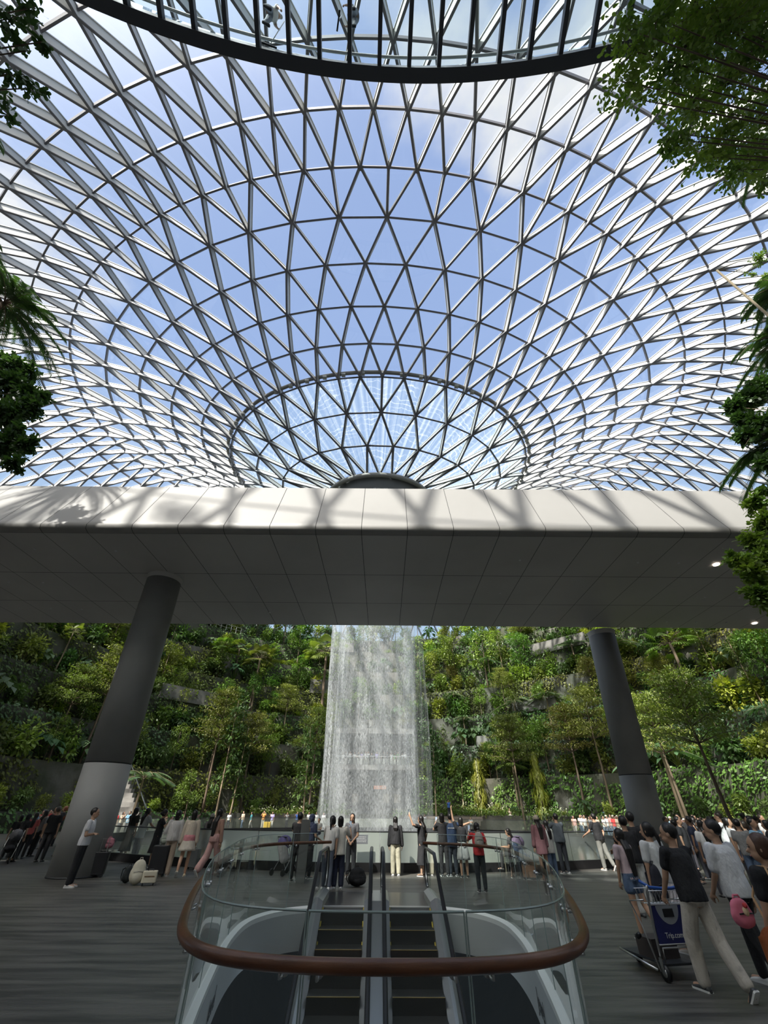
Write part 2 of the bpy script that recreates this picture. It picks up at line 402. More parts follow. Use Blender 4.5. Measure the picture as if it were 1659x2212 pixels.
# water film running over the inner glass
def film_mat():
    m = bpy.data.materials.new('water_film'); m.use_nodes = True; t = m.node_tree; t.nodes.clear(); ln = t.links.new
    nn = t.nodes.new
    o = nn('ShaderNodeOutputMaterial'); tr = nn('ShaderNodeBsdfTransparent'); tr.inputs[0].default_value = (.86, .95, .97, 1)
    tl = nn('ShaderNodeBsdfTranslucent'); tl.inputs[0].default_value = (.9, .95, .95, 1); df = nn('ShaderNodeBsdfDiffuse'); df.inputs[0].default_value = (.85, .92, .93, 1)
    mm = nn('ShaderNodeMixShader'); mm.inputs[0].default_value = .3; ln(tl.outputs[0], mm.inputs[1]); ln(df.outputs[0], mm.inputs[2])
    c = nn('ShaderNodeTexCoord'); wv = nn('ShaderNodeTexWave'); wv.wave_type = 'RINGS'; wv.rings_direction = 'Z'; wv.inputs['Scale'].default_value = .55; wv.inputs['Distortion'].default_value = 9
    wv.inputs['Detail'].default_value = 3; wv.inputs['Detail Scale'].default_value = 1.2; ln(c.outputs['Object'], wv.inputs['Vector'])
    m1 = nn('ShaderNodeMapRange'); m1.inputs['From Min'].default_value = .86; m1.inputs['From Max'].default_value = 1.0; m1.inputs['To Max'].default_value = .45; ln(wv.outputs[1], m1.inputs[0])
    nz = nn('ShaderNodeTexNoise'); nz.inputs['Scale'].default_value = .35; nz.inputs['Detail'].default_value = 3; ln(c.outputs['Object'], nz.inputs['Vector'])
    m2 = nn('ShaderNodeMapRange'); m2.inputs['From Min'].default_value = .4; m2.inputs['From Max'].default_value = .65; ln(nz.outputs[0], m2.inputs[0])
    mu = nn('ShaderNodeMath'); mu.operation = 'MULTIPLY'; ln(m1.outputs[0], mu.inputs[0]); ln(m2.outputs[0], mu.inputs[1])
    # streaky inflow near the outer edge, from polar angle
    sp = nn('ShaderNodeSeparateXYZ'); ln(c.outputs['Object'], sp.inputs[0])
    at = nn('ShaderNodeMath'); at.operation = 'ARCTAN2'; ln(sp.outputs[0], at.inputs[0]); ln(sp.outputs[1], at.inputs[1])
    n3 = nn('ShaderNodeTexNoise'); n3.noise_dimensions = '1D'; n3.inputs['Scale'].default_value = 26; n3.inputs['Detail'].default_value = 4; ln(at.outputs[0], n3.inputs['W'])
    m4 = nn('ShaderNodeMapRange'); m4.inputs['From Min'].default_value = .45; m4.inputs['From Max'].default_value = .7; m4.inputs['To Max'].default_value = .35; ln(n3.outputs[0], m4.inputs[0])
    ad = nn('ShaderNodeMath'); ad.operation = 'ADD'; ln(mu.outputs[0], ad.inputs[0]); ln(m4.outputs[0], ad.inputs[1])
    a2 = nn('ShaderNodeMath'); a2.operation = 'ADD'; a2.inputs[1].default_value = .10; a2.use_clamp = True; ln(ad.outputs[0], a2.inputs[0])
    ms = nn('ShaderNodeMixShader'); ln(a2.outputs[0], ms.inputs[0]); ln(tr.outputs[0], ms.inputs[1]); ln(mm.outputs[0], ms.inputs[2]); ln(ms.outputs[0], o.inputs[0]); return m
Z3 = RZ[3] * U + 1.7
fr = []
for i, s in ((3, .99), (2, 1), (1, 1), (0, 1.1)):
    fr.append([p + Vector((0, 0, RZ[i] * U + 1.7 + .15 - Z3)) for p in ering(i, s, 0, 96)])
wf = MB().loft(fr, caps=False).build('water_film', film_mat(), None, True, (CX, CY, Z3))
tag(wf, 'rippling film of water flowing over the round inner roof glass', 'water', kind='stuff')
# ---------------------------------------------------------------- transit bridge
BY, BROT = 0, math.radians(-.9)
# profile (y, z): outer skin
Zs = 10.7
prof = [(14.45, 14.0), (13.30, 11.15), (13.22, 10.95), (13.28, 10.78), (13.50, 10.70), (16.9, 10.70), (20.1, 10.70), (23.3, 10.70)]
top = [(23.6, 10.9), (23.6, 12.6), (22.6, 13.4)]
br = empty('overhead_bridge', (0, 0, 0), BROT, 'long grey-white panelled transit bridge crossing overhead on two round columns', 'bridge')
PW = 1.86
def skin(x0, x1, pp, mb, th=.05):
    g = .012
    a = [Vector((x0 + g, y, z)) for y, z in pp]; b = [Vector((x1 - g, y, z)) for y, z in pp]
    mb.loft([a, b], close=False, caps=False)
fas = MB(); sof = MB()
ks = range(-24, 25)
OFFX = -.95
for k in ks:
    x0 = k * PW + OFFX; x1 = x0 + PW
    skin(x0, x1, prof[:5], fas)
    for i in range(4, 7):
        a, b = prof[i], prof[i + 1]
        skin(x0, x1, [(a[0] + .015, a[1]), (b[0] - .015, b[1])], sof)
fas.build('fascia_cladding', M_white, br, True)
M_soffit = mat('soffit_panel', (0.52, 0.51, 0.485), 0.5, var=(.3, (.45, .44, .42), .3, .7))
sof.build('soffit_cladding', M_soffit, br)
core = MB(); X0, X1 = ks[0] * PW, (ks[-1] + 1) * PW
pc = [(y + (.03 if y < 14.5 else 0), z + .02) for y, z in prof] + top + [(14.7, 13.9)]
core.loft([[Vector((x, y, z)) for y, z in pc] for x in (X0, X1)])
core.build('core_beam', M_joint, br)
M_lamp = mat('lamp_glow', (1, .9, .8), .5, emis=((1, .82, .68), 5)); M_spot = mat('spot_trim', (.6, .6, .6), .4)
binv = Matrix.Rotation(-BROT, 4, 'Z')
for (px, py) in [(1547, 1219), (1630, 1346)]:
    p = binv @ gp(px, py, 10.69); MB().tube([(p.x, p.y, 10.66), (p.x, p.y, 10.72)], .13, 16).build('downlight', M_lamp, br)
for (px, py) in [(250, 1190), (75, 1185), (18, 1257), (93, 1258), (42, 1312), (110, 1314), (177, 1316), (554, 1268), (583, 1323), (1123, 1210), (1080, 1281), (1378, 1215), (1466, 1216), (1523, 1290), (1597, 1291), (1440, 1343), (1504, 1344), (1569, 1345)]:
    p = binv @ gp(px, py, 10.69); MB().tube([(p.x, p.y, 10.665), (p.x, p.y, 10.72)], .05, 10).build('soffit_spot', M_spot, br)
def column(px, py, tx, ty, label, seam):
    b = gp(px, py, 0); t = ap(tx, ty, b.y + .3); t.z = 10.75
    c = empty('bridge_column', b, 0, label, 'column', 'round columns under the bridge')
    d = t - b; n = 40
    def rg(k, r): p = d * k; return [p + Vector((math.cos(2 * PI * a / n) * r, math.sin(2 * PI * a / n) * r, 0)) for a in range(n)]
    s = seam / 10.75
    MB().loft([rg(0, .77), rg(s - .002, .77)]).build('lower_sleeve', mat('sleeve_grey', (.32, .32, .305), .65, var=(1.2, (.28, .28, .27), .3, .7)), c, True)
    MB().loft([rg(s + .002, .765), rg(.985, .755)]).build('shaft', mat('shaft_grey', (.26, .26, .25), .65, var=(.8, (.22, .22, .215), .3, .7)), c, True)
    MB().loft([rg(s - .003, .74), rg(s + .003, .74)]).build('seam_band', M_joint, c, True)
    MB().loft([rg(.975, .757), rg(.985, .77), rg(.993, .79), rg(1.0, .80)], caps=False).build('capital', M_soffit, c, True)
    MB().loft([rg(0, .785), rg(.004, .785)]).build('base_ring', M_dark, c, True)
    return b
CL = column(160, 1893, 352, 1262, 'grey round column left of the escalators, man in white polo beside it', 3.05)
CR = column(1418, 1862, 1268, 1275, 'grey round column right of the escalators behind the luggage trolley group', 3.3)
print('columns', CL, CR)
# ---------------------------------------------------------------- elevated glass canopy deck overhead
ZD = 21.0
edge_px = [(60, -45), (155, 0), (300, 62), (450, 110), (620, 152), (800, 176), (905, 180), (1010, 177), (1150, 162), (1320, 130), (1420, 100)]
edge = catmull([gp(x, y, ZD) for x, y in edge_px], 5)
# circle through three points of the edge
def circle3(a, b, c):
    ax, ay, bx, by, cx, cy = a.x, a.y, b.x, b.y, c.x, c.y
    d = 2 * (ax * (by - cy) + bx * (cy - ay) + cx * (ay - by))
    ux = ((ax * ax + ay * ay) * (by - cy) + (bx * bx + by * by) * (cy - ay) + (cx * cx + cy * cy) * (ay - by)) / d
    uy = ((ax * ax + ay * ay) * (cx - bx) + (bx * bx + by * by) * (ax - cx) + (cx * cx + cy * cy) * (bx - ax)) / d
    return Vector((ux, uy, 0)), math.hypot(ax - ux, ay - uy)
DC, DR = circle3(gp(160, 2, ZD), gp(860, 180, ZD), gp(1320, 130, ZD))
print('deck circle', DC, DR)
dk = empty('glass_sky_deck', (DC.x, DC.y, ZD), 0, 'curved glass-floored walkway high overhead with dark steel edge beam and ribs', 'walkway')
a0 = math.atan2(gp(860, 180, ZD).x - DC.x, gp(860, 180, ZD).y - DC.y)
def dp(r, a, z): return Vector((r * math.sin(a), r * math.cos(a), z))
AS = [a0 + (k - 30) / 30 * min(1.2, 14 / DR) for k in range(61)]
M_deck = mat('deck_steel', (0.045, 0.05, 0.06), .45)
MB().loft([[dp(DR, a, 0), dp(DR - .36, a, 0), dp(DR - .36, a, .5), dp(DR, a, .5)] for a in AS]).build('edge_beam', M_deck, dk)
MB().loft([[dp(DR - 6.3, a, 0), dp(DR - 6.8, a, 0), dp(DR - 6.8, a, .55), dp(DR - 6.3, a, .55)] for a in AS]).build('back_beam', M_deck, dk)
step = .98 / DR
for k in range(-12, 12):
    a = a0 + (k + .35) * step
    MB().bar(dp(DR - .3, a, .2), dp(DR - 6.5, a, .2), .13, .26).build('rib', M_deck, dk)
M_dglass = glass_mat('deck_glass', (0.80, 0.90, 0.93), .9)
MB().loft([[dp(DR - .2, a, .47), dp(DR - 6.6, a, .47)] for a in AS], close=False, caps=False).build('glass_floor', M_dglass, dk)
MB().loft([[dp(DR - .25, a, .5), dp(DR - .25, a, 1.9)] for a in AS], close=False, caps=False).build('glass_balustrade', M_dglass, dk)
MB().tube([dp(DR - .45, a, 1.6) for a in AS], .045, 8).build('deck_handrail', M_steel, dk, True)
# ---------------------------------------------------------------- waterfall
def fall_mat(name, dens, seed, fine=1.0):
    m = bpy.data.materials.new(name); m.use_nodes = True; t = m.node_tree; t.nodes.clear(); ln = t.links.new; nn = t.nodes.new
    o = nn('ShaderNodeOutputMaterial'); tr = nn('ShaderNodeBsdfTransparent')
    df = nn('ShaderNodeBsdfDiffuse'); df.inputs[0].default_value = (.85, .88, .88, 1); tl = nn('ShaderNodeBsdfTranslucent'); tl.inputs[0].default_value = (.85, .88, .88, 1)
    mm = nn('ShaderNodeMixShader'); mm.inputs[0].default_value = .5; ln(df.outputs[0], mm.inputs[1]); ln(tl.outputs[0], mm.inputs[2])
    c = nn('ShaderNodeTexCoord')
    def nzz(sc, stz, det, off):
        mp = nn('ShaderNodeMapping'); mp.inputs['Scale'].default_value = (sc, sc, sc * stz); mp.inputs['Location'].default_value = (off + seed, off, off); ln(c.outputs['Object'], mp.inputs[0])
        z = nn('ShaderNodeTexNoise'); z.inputs['Scale'].default_value = 1; z.inputs['Detail'].default_value = det; ln(mp.outputs[0], z.inputs['Vector']); return z.outputs[0]
    def mr(s, a, b, lo, hi):
        q = nn('ShaderNodeMapRange'); q.inputs['From Min'].default_value = a; q.inputs['From Max'].default_value = b; q.inputs['To Min'].default_value = lo; q.inputs['To Max'].default_value = hi; ln(s, q.inputs[0]); return q.outputs[0]
    def op(k, a, b):
        q = nn('ShaderNodeMath'); q.operation = k; ln(a, q.inputs[0])
        if isinstance(b, float): q.inputs[1].default_value = b
        else: ln(b, q.inputs[1])
        return q.outputs[0]
    big = mr(nzz(.42, .012, 2, 7.7), .42, .60, .07, 1.3)
    mid = mr(nzz(2.2, .09, 3, 11), .35, .7, .25, 1.1)
    drop = mr(nzz(13 * fine, .35, 2, 23), .40, .66, .15, 1.25)
    v = op('MULTIPLY', op('MULTIPLY', big, mid), drop)
    v = op('MULTIPLY', v, float(dens)); v = op('MINIMUM', v, .93)
    ms = nn('ShaderNodeMixShader'); ln(v, ms.inputs[0]); ln(tr.outputs[0], ms.inputs[1]); ln(mm.outputs[0], ms.inputs[2]); ln(ms.outputs[0], o.inputs[0]); return m
wfl = empty('waterfall', (CX, CY, 0), label='tall round curtain of falling white water pouring from the roof oculus into the pool', cat='waterfall', kind='stuff')
def cyl(r0, r1, z0, z1, n=72, wob=.0, seed=0):
    rs = []
    for q in range(9):
        t = q / 8; z = z0 + (z1 - z0) * t; r = r0 + (r1 - r0) * t
        rs.append([Vector(((r + wob * noise.noise(Vector((math.sin(a) * 2 + seed, math.cos(a) * 2, z * .05)))) * math.sin(a), -(r + wob * noise.noise(Vector((math.sin(a) * 2 + seed, math.cos(a) * 2, z * .05)))) * math.cos(a), z)) for a in [2 * PI * k / n for k in range(n)]])
    return rs
for r, d, s in ((4.85, .62, 0), (4.5, .30, 5.3), (4.1, .26, 9.1)):
    MB().loft(cyl(r * .87, r, -.2, 33.5, wob=.35, seed=s), caps=False).build('water_curtain', fall_mat('falling_water', d, s), wfl, True)
MB().loft(cyl(4.7, 5.0, -.2, 26, wob=1.0, seed=3), caps=False).build('mist', fall_mat('water_mist', .22, 40, 2.2), wfl, True)
# the pool
def pool_mat():
    m = mat('pool_water', (.035, .04, .038), .07, spec=.8, bump=(1.6, .25, .06)); return m
pl = MB().add([p for p in circ(POOL_R, -.28, 120, PX, PY)], [tuple(range(120))]).build('pool_water', pool_mat()); tag(pl, 'dark still round pool reflecting the hillside below the waterfall', 'water', kind='stuff')
pw = MB().loft([circ(POOL_R, 0, 160, PX, PY), circ(POOL_R, -.35, 160, PX, PY)], caps=False).build('trim_1', M_dark); tag(pw, kind='structure')
kb = MB().loft([circ(POOL_R, 0, 160, PX, PY), circ(POOL_R, .26, 160, PX, PY), circ(POOL_R + .18, .26, 160, PX, PY), circ(POOL_R + .18, 0, 160, PX, PY)], caps=False, wrap=True).build('trim_2', M_black); tag(kb, kind='structure')
def barrier_mat():
    m = glass_mat('misty_glass', (.86, .92, .88), .9); t = m.node_tree; ln = t.links.new; nn = t.nodes.new
    o = [n for n in t.nodes if n.type == 'OUTPUT_MATERIAL'][0]; prev = o.inputs[0].links[0].from_socket
    df = nn('ShaderNodeBsdfDiffuse'); df.inputs[0].default_value = (.80, .86, .76, 1); tl = nn('ShaderNodeBsdfTranslucent'); tl.inputs[0].default_value = (.88, .93, .84, 1)
    mm = nn('ShaderNodeMixShader'); mm.inputs[0].default_value = .75; ln(df.outputs[0], mm.inputs[1]); ln(tl.outputs[0], mm.inputs[2])
    c = nn('ShaderNodeTexCoord'); sp = nn('ShaderNodeSeparateXYZ'); ln(c.outputs['Object'], sp.inputs[0])
    ab = nn('ShaderNodeMath'); ab.operation = 'ABSOLUTE'; ln(sp.outputs[0], ab.inputs[0])
    m1 = nn('ShaderNodeMapRange'); m1.interpolation_type = 'SMOOTHSTEP'; m1.inputs['From Min'].default_value = 2; m1.inputs['From Max'].default_value = 11; m1.inputs['To Min'].default_value = .93; m1.inputs['To Max'].default_value = .14; ln(ab.outputs[0], m1.inputs[0])
    ms = nn('ShaderNodeMixShader'); ln(m1.outputs[0], ms.inputs[0]); ln(prev, ms.inputs[1]); ln(mm.outputs[0], ms.inputs[2]); ln(ms.outputs[0], o.inputs[0]); return m
M_bar = barrier_mat()
ba = empty('pool_balustrade', (PX, PY, 0), label='curved glass balustrade with slim dark top rail around the round pool', cat='balustrade')
np_ = 84
for k in range(np_):
    a = 2 * PI * k / np_; b = 2 * PI * (k + 1) / np_; g = .0006
    pa = [Vector(((POOL_R + .1) * math.sin(a + g + (b - a - 2 * g) * t / 3), -(POOL_R + .1) * math.cos(a + g + (b - a - 2 * g) * t / 3), 0)) for t in range(4)]
    MB().loft([[p + Vector((0, 0, .24)), p + Vector((0, 0, 1.12))] for p in pa], close=False, caps=False).build('glass_pane', M_bar, ba)
MB().tube([Vector(((POOL_R + .1) * math.sin(2 * PI * k / 160), -(POOL_R + .1) * math.cos(2 * PI * k / 160), 1.13)) for k in range(160)], .022, 6, wrap=True).build('top_rail', M_dark, ba, True)
# information plaque on the glass
pp = ap(775, 1813, 18.6)
pq = empty('info_plaque', pp, 0, 'small dark grey notice plaque fixed on the misty glass beside the escalator landing', 'sign')
MB().box((0, 0, 0), (.33, .015, .13)).build('plate', mat('plaque_grey', (.12, .13, .14), .5), pq)
for r in range(4):
    x = -.28; tl = MB()
    while x < .24:
        w = R0.uniform(.02, .05); tl.box((x + w / 2, -.018, .07 - r * .045), (w / 2, .002, .008)); x += w + .018
    tl.build('text_line', mat('plaque_text', (.5, .5, .5), .6), pq)

for nm_, x_ in (('left', -60), ('right', 60)):
    o = MB().box((x_, 12, 11), (.4, 22, 11)).build('wall_' + nm_, M_stone); tag(o, kind='structure')
# ================================================================ escalator opening
EC = .07                                                     # axis between the two escalators
vo = list(OUT)
def inset(pts, d):
    out = []; m = len(pts)
    for i, p in enumerate(pts):
        t = (pts[min(i + 1, m - 1)] - pts[max(i - 1, 0)]); t.z = 0; t.normalize(); n = Vector((-t.y, t.x, 0)); out.append(p + n * d)
    return out
def zlow(p): return -.66
i1 = inset(vo, .085); i2 = inset(vo, .09); i0 = inset(vo, .02)
def zz(pts, f): return [Vector((p.x, p.y, f(p))) for p in pts]
vw = empty('escalator_well', (0, 0, 0), label='white-lipped curved floor opening around the two escalators, pale inner cladding', cat='opening')
MB().loft([zz(vo, lambda p: .012), zz(i0, lambda p: .012), zz(i1, lambda p: -.02), zz(i1, lambda p: -.10)], close=False, caps=False).build('white_lip', mat('lip_white', (.78, .79, .77), .5), vw, False)
M_clad = mat('well_cladding', (.50, .51, .51), .32, var=(.5, (.44, .45, .45), .3, .7))
MB().loft([zz(i2, lambda p: -.09), zz(i2, zlow)], close=False, caps=False).build('cladding', M_clad, vw, True)
M_pit = mat('pit_dark', (.03, .03, .03), .7)
MB().loft([zz(i2, zlow), zz(inset(vo, -.5), lambda p: -.70), zz(inset(vo, -.5), lambda p: -6.2)], close=False, caps=False).build('lower_wall', M_pit, vw, True)
MB().add([vo[0] + Vector((0, 0, -.02)), vo[-1] + Vector((0, 0, -.02)), vo[-1] + Vector((0, 0, -6.2)), vo[0] + Vector((0, 0, -6.2))], [(0, 1, 2, 3)]).build('end_wall', M_clad, vw)
lf = MB().add([Vector((p.x, p.y, -6.15)) for p in vo], [tuple(range(len(vo)))]).build('floor_lower', M_pit); tag(lf, kind='structure')
# flared returns beside the escalators (inner pale cladding fills from lip to truss)
def lettering(parent, txt, m, mw, size):
    cu = bpy.data.curves.new('lettering', 'FONT'); cu.body = txt; cu.size = size; cu.extrude = .002; cu.align_x = 'CENTER'
    o = bpy.data.objects.new('tmp', cu); COL.objects.link(o); dg = bpy.context.evaluated_depsgraph_get()
    me = bpy.data.meshes.new_from_object(o.evaluated_get(dg)); bpy.data.objects.remove(o); bpy.data.curves.remove(cu)
    me.materials.clear(); me.materials.append(m); me.name = 'lettering'
    q = ob('lettering', me, parent); q.matrix_local = mw; return q
# ---- glass barrier on the opening edge, with timber handrail outside it
gb = empty('escalator_balustrade', (0, 0, 0), label='curved clear glass balustrade with brown timber handrail around the escalator opening', cat='balustrade')
L_ = [0]
for i in range(1, len(vo)): L_.append(L_[-1] + (vo[i] - vo[i - 1]).length)
def at_len(pts, s):
    s = max(0, min(L_[-1], s))
    for i in range(1, len(pts)):
        if L_[i] >= s:
            k = (s - L_[i - 1]) / max(1e-6, L_[i] - L_[i - 1]); return pts[i - 1].lerp(pts[i], k)
    return pts[-1].copy()
mid = L_[-1] / 2; js = [.42, 1.35]
while js[-1] + 1.3 < mid - .3: js.append(js[-1] + 1.3)
cuts = [0] + [mid - j for j in reversed(js)] + [mid + j for j in js] + [L_[-1]]; NP = len(cuts) - 1
M_edge = mat('glass_edge', (.30, .37, .35), .2)
for k in range(NP):
    a, b = cuts[k] + .006, cuts[k + 1] - .006; pts = [at_len(vo, a + (b - a) * t / 8) for t in range(9)]
    o = MB().loft([[p + Vector((0, 0, -.1)), p + Vector((0, 0, 1.28))] for p in pts], close=False, caps=False).build('glass_pane', M_glass, gb, True)
    ed = MB().tube([p + Vector((0, 0, 1.28)) for p in pts], .006, 5)
    ed.build('glass_edge', M_edge, o)
    for p in (pts[0], pts[-1]): MB().tube([p + Vector((0, 0, -.1)), p + Vector((0, 0, 1.28))], .0045, 5).build('glass_edge', M_edge, o)
ro = inset(vo, -.075)
rail = [p + Vector((0, 0, 1.10)) for p in ro]
MB().tube([rail[0] + Vector((.35, .25, 0))] + rail + [rail[-1] + Vector((-.35, .25, 0))], .031, 14).build('handrail', M_wood, gb, True)
for k in range(NP):
    for s in (cuts[k] + .09, cuts[k + 1] - .09):
        p = at_len(vo, s); q = at_len(ro, s); n = (q - p).normalized()
        br_ = MB(); c = p + Vector((0, 0, 1.06)); br_.tube([c - n * .018, c + n * .012], .019, 12); br_.tube([c + n * .02, c + n * .045 - Vector((0, 0, .012)), q + Vector((0, 0, 1.05)), q + Vector((0, 0, 1.085))], .0065, 8)
        br_.build('rail_bracket', M_steel, gb, True)
# ---- the two escalators (descending towards the photographer)
SL = math.tan(math.radians(30)); YT = 12.35
M_step = mat('step_metal', (.07, .07, .068), .38, .6, bump=(60, .2, .003), stretch=(20, 1, 1))
M_nose = mat('step_nosing', (.30, .22, .08), .5)
M_deckm = mat('deck_metal', (.50, .51, .52), .32, .85)
M_eglass = glass_mat('escalator_glass', (.86, .92, .90), .9)
M_comb = mat('comb_plate', (.62, .62, .62), .3, .6)
def zi(y, z0, yt=YT - .15): return z0 if y > yt else z0 - (yt - y) * SL
for side, lab in ((-1, 'left escalator descending towards the viewer between glass balustrades'), (1, 'right escalator descending towards the viewer between glass balustrades')):
    es = empty('escalator', (EC + side * .73, YT, 0), 0, lab, 'escalator', None)
    for k in range(16):
        z = 0.0 if k < 1 else -.2 * (k - 0)
        y1 = -.4 * k; y0 = y1 - .4
        st = MB().box((0, (y0 + y1) / 2, z - .12), (.45, .2, .115)).build('step', M_step, es)
        MB().box((0, y0 + .008, z - .006), (.45, .012, .004)).build('nosing', M_nose, st)
    MB().box((0, .08, .012), (.49, .07, .012)).build('comb_plate', M_comb, es)
    MB().box((0, 1.15, .004), (.6, 1.0, .006)).build('landing_plate', mat('landing_plate', (.10, .10, .105), .28, .7), es)
    for s in (-1, 1):
        bal = empty('balustrade', (0, 0, 0)); bal.parent = es; xo = s * .59; xi = s * .455
        ys = [1.9, 1.2, .6, .1, -.15] + [-.15 - .5 * i for i in range(1, 14)]
        top = [Vector((xo, y, zi(y + YT, .90))) for y in ys]; bot = [Vector((xo, y, zi(y + YT, .16))) for y in ys]
        MB().loft([[a, b] for a, b in zip(top, bot)][1:], close=False, caps=False).build('glass_panel', M_eglass, bal)
        # skirt and inner deck
        sk = MB()
        sk.loft([[Vector((xi, y, zi(y + YT, .0) - .1)), Vector((xi, y, zi(y + YT, .13))), Vector((xo - s * .03, y, zi(y + YT, .19))), Vector((xo + s * .03, y, zi(y + YT, .19))), Vector((xo + s * .05, y, zi(y + YT, .0) - .25))] for y in [1.35, .9, .1, -.15] + [-.15 - .5 * i for i in range(1, 14)]], close=False, caps=False)
        sk.build('skirt_deck', M_deckm, bal)
        MB().bar((xi - s * .012, -.1, .02), (xi - s * .012, -6.6, zi(-6.6 + YT, .02)), .02, .02).build('yellow_line', mat('yellow_line', (.5, .38, .05), .5), bal)
        # handrail with rounded newel
        hr = [Vector((xo, y, zi(y + YT, .95))) for y in reversed(ys[1:])]
        nw = [Vector((xo, 1.62 + .40 * math.sin(t), .55 + .40 * math.cos(t))) for t in [PI * i / 12 for i in range(13)]]
        hr = hr[:-1] + nw + [Vector((xo, 1.3, .15)), Vector((xo, .9, .14))]
        rr = MB(); rings = []
        m_ = len(hr)
        for i, p in enumerate(hr):
            t = (hr[min(i + 1, m_ - 1)] - hr[max(i - 1, 0)]).normalized(); u = Vector((1, 0, 0)); v = t.cross(u)
            rings.append([p + u * .04 * math.cos(a) + v * .022 * math.sin(a) for a in [2 * PI * q / 10 for q in range(10)]])
        rr.loft(rings).build('handrail', M_black, bal, True)
        pn = [Vector((xo, 1.62 + .36 * math.sin(t), .55 + .36 * math.cos(t))) for t in [PI * i / 12 for i in range(13)]]
        MB().tube([Vector((xo, .1, .91)), Vector((xo, .9, .91))] + pn, .014, 6).build('newel_trim', M_steel, bal, True)
        g = MB(); c = Vector((xo, 1.3, .53)); g.v = [tuple(c)] + [tuple(p) for p in pn] + [(xo, .9, .19), (xo, .6, .91)]; g.f = [(0, i, i + 1) for i in range(1, len(g.v) - 1)]; g.build('newel_glass', M_eglass, bal)
# truss cover between and beside the escalators
tc_ = MB(); YS = [13.7, 12.2] + [12.2 - .5 * i for i in range(1, 14)]
tc_.loft([[Vector((EC - .11, y, zi(y, .14, 12.2))), Vector((EC + .11, y, zi(y, .14, 12.2)))] for y in YS], close=False, caps=False)
o = tc_.build('centre_deck', M_deckm, None); tag(o, 'sloping brushed metal deck strip between the two escalators', 'cover')
for s in (-1, 1):
    x0, x1 = EC + s * 1.36, EC + s * 1.44
    o = MB().loft([[Vector((x0, y, zi(y, .12, 12.2))), Vector((x1, y, zi(y, .05, 12.2))), Vector((x1, y, zi(y, .05, 12.2) - 1.1))] for y in YS[1:]], close=False, caps=False).build('truss_cladding', M_deckm)
    tag(o, 'brushed metal side cladding along the %s escalator outer edge' % ('left' if s < 0 else 'right'), 'cladding')
# script lettering on the right-hand inner cladding

M_let = mat('lettering_dark', (.03, .03, .03), .5)
for sd in (-1, 1):      # slim lettering painted along the pale cladding, one on each side
    p0, p1 = (Vector((-2.05, 7.3, -.38)), Vector((-2.27, 8.9, -.38))) if sd < 0 else (Vector((2.27 + .1, 8.9, -.38)), Vector((2.05 + .1, 7.3, -.38)))
    ps = inset(vo, .10); c = min([p for p in ps if (p.x - EX) * sd > 0], key=lambda p: abs(p.y - 8.2)); q = min([p for p in ps if (p.x - EX) * sd > 0], key=lambda p: abs(p.y - 7.4))
    xd = (c - q) if sd < 0 else (q - c); xd.z = 0; xd.normalize(); zd = Vector((0, 0, 1)); yd = xd.cross(zd)
    mw = Matrix(((xd.x, zd.x, yd.x, c.x), (xd.y, zd.y, yd.y, c.y), (xd.z, zd.z, yd.z, -.48), (0, 0, 0, 1)))
    lettering(vw, 'Jewel', M_let, mw, .30)
# ================================================================ terraced forest hillside
M_leaf = [mat('leaf_deep', (.10, .16, .045), .45, trans=.30, rnd=.35), mat('leaf_mid', (.18, .255, .055), .45, trans=.35, rnd=.35), mat('leaf_lime', (.30, .36, .06), .45, trans=.4, rnd=.25),
          mat('leaf_olive', (.23, .25, .06), .5, trans=.35, rnd=.3), mat('leaf_blue', (.095, .16, .075), .4, trans=.3, rnd=.3)]
M_bark = mat('bark', (.20, .15, .10), .8, var=(3, (.10, .07, .045), .3, .7), stretch=(1, 1, .3), rnd=.2)
M_barkl = mat('bark_pale', (.38, .29, .19), .8, var=(2, (.22, .16, .10), .35, .65), stretch=(1, 1, .3))
M_flower = mat('white_flower', (.72, .72, .50), .6, trans=.3)
def leaf(mb, p, d, up, l, w):
    """pointed leaf folded along the midrib"""
    d = d.normalized(); x = d.cross(up)
    if x.length < 1e-3: x = d.cross(Vector((1, 0, 0)))
    x.normalize(); u = x.cross(d)
    b = p + d * l * .45 - u * l * .04
    mb.add([p, b + x * w / 2 + u * w * .12, p + d * l - u * l * .18, b - x * w / 2 + u * w * .12, b - u * w * .05], [(0, 1, 4), (1, 2, 4), (2, 3, 4), (3, 0, 4)])
def kite(mb, p, d, up, l, w):
    x = d.cross(up)
    if x.length < 1e-3: x = d.cross(Vector((1, 0, 0)))
    x.normalize(); n = len(mb.v)
    mb.v += [tuple(p), tuple(p + d * l * .45 + x * w / 2), tuple(p + d * l), tuple(p + d * l * .45 - x * w / 2)]; mb.f.append((n, n + 1, n + 2, n + 3))
def rv(r, zb=0.0):
    while True:
        v = Vector((r.uniform(-1, 1), r.uniform(-1, 1), r.uniform(-1, 1)))
        if .05 < v.length < 1: v.z += zb; return v.normalized()
def cloud(mb, c, rad, n, l, w, r, fn=kite, shell=.55, droop=-.25):
    c = Vector(c)
    for _ in range(n):
        v = rv(r); k = shell + (1 - shell) * r.random(); p = c + Vector((v.x * rad[0], v.y * rad[1], v.z * rad[2])) * k
        d = (v + rv(r) * .8 + Vector((0, 0, droop))).normalized(); fn(mb, p, d, Vector((v.x * .4, v.y * .4, 1)) + rv(r) * .5, l * r.uniform(.7, 1.3), w * r.uniform(.7, 1.2))
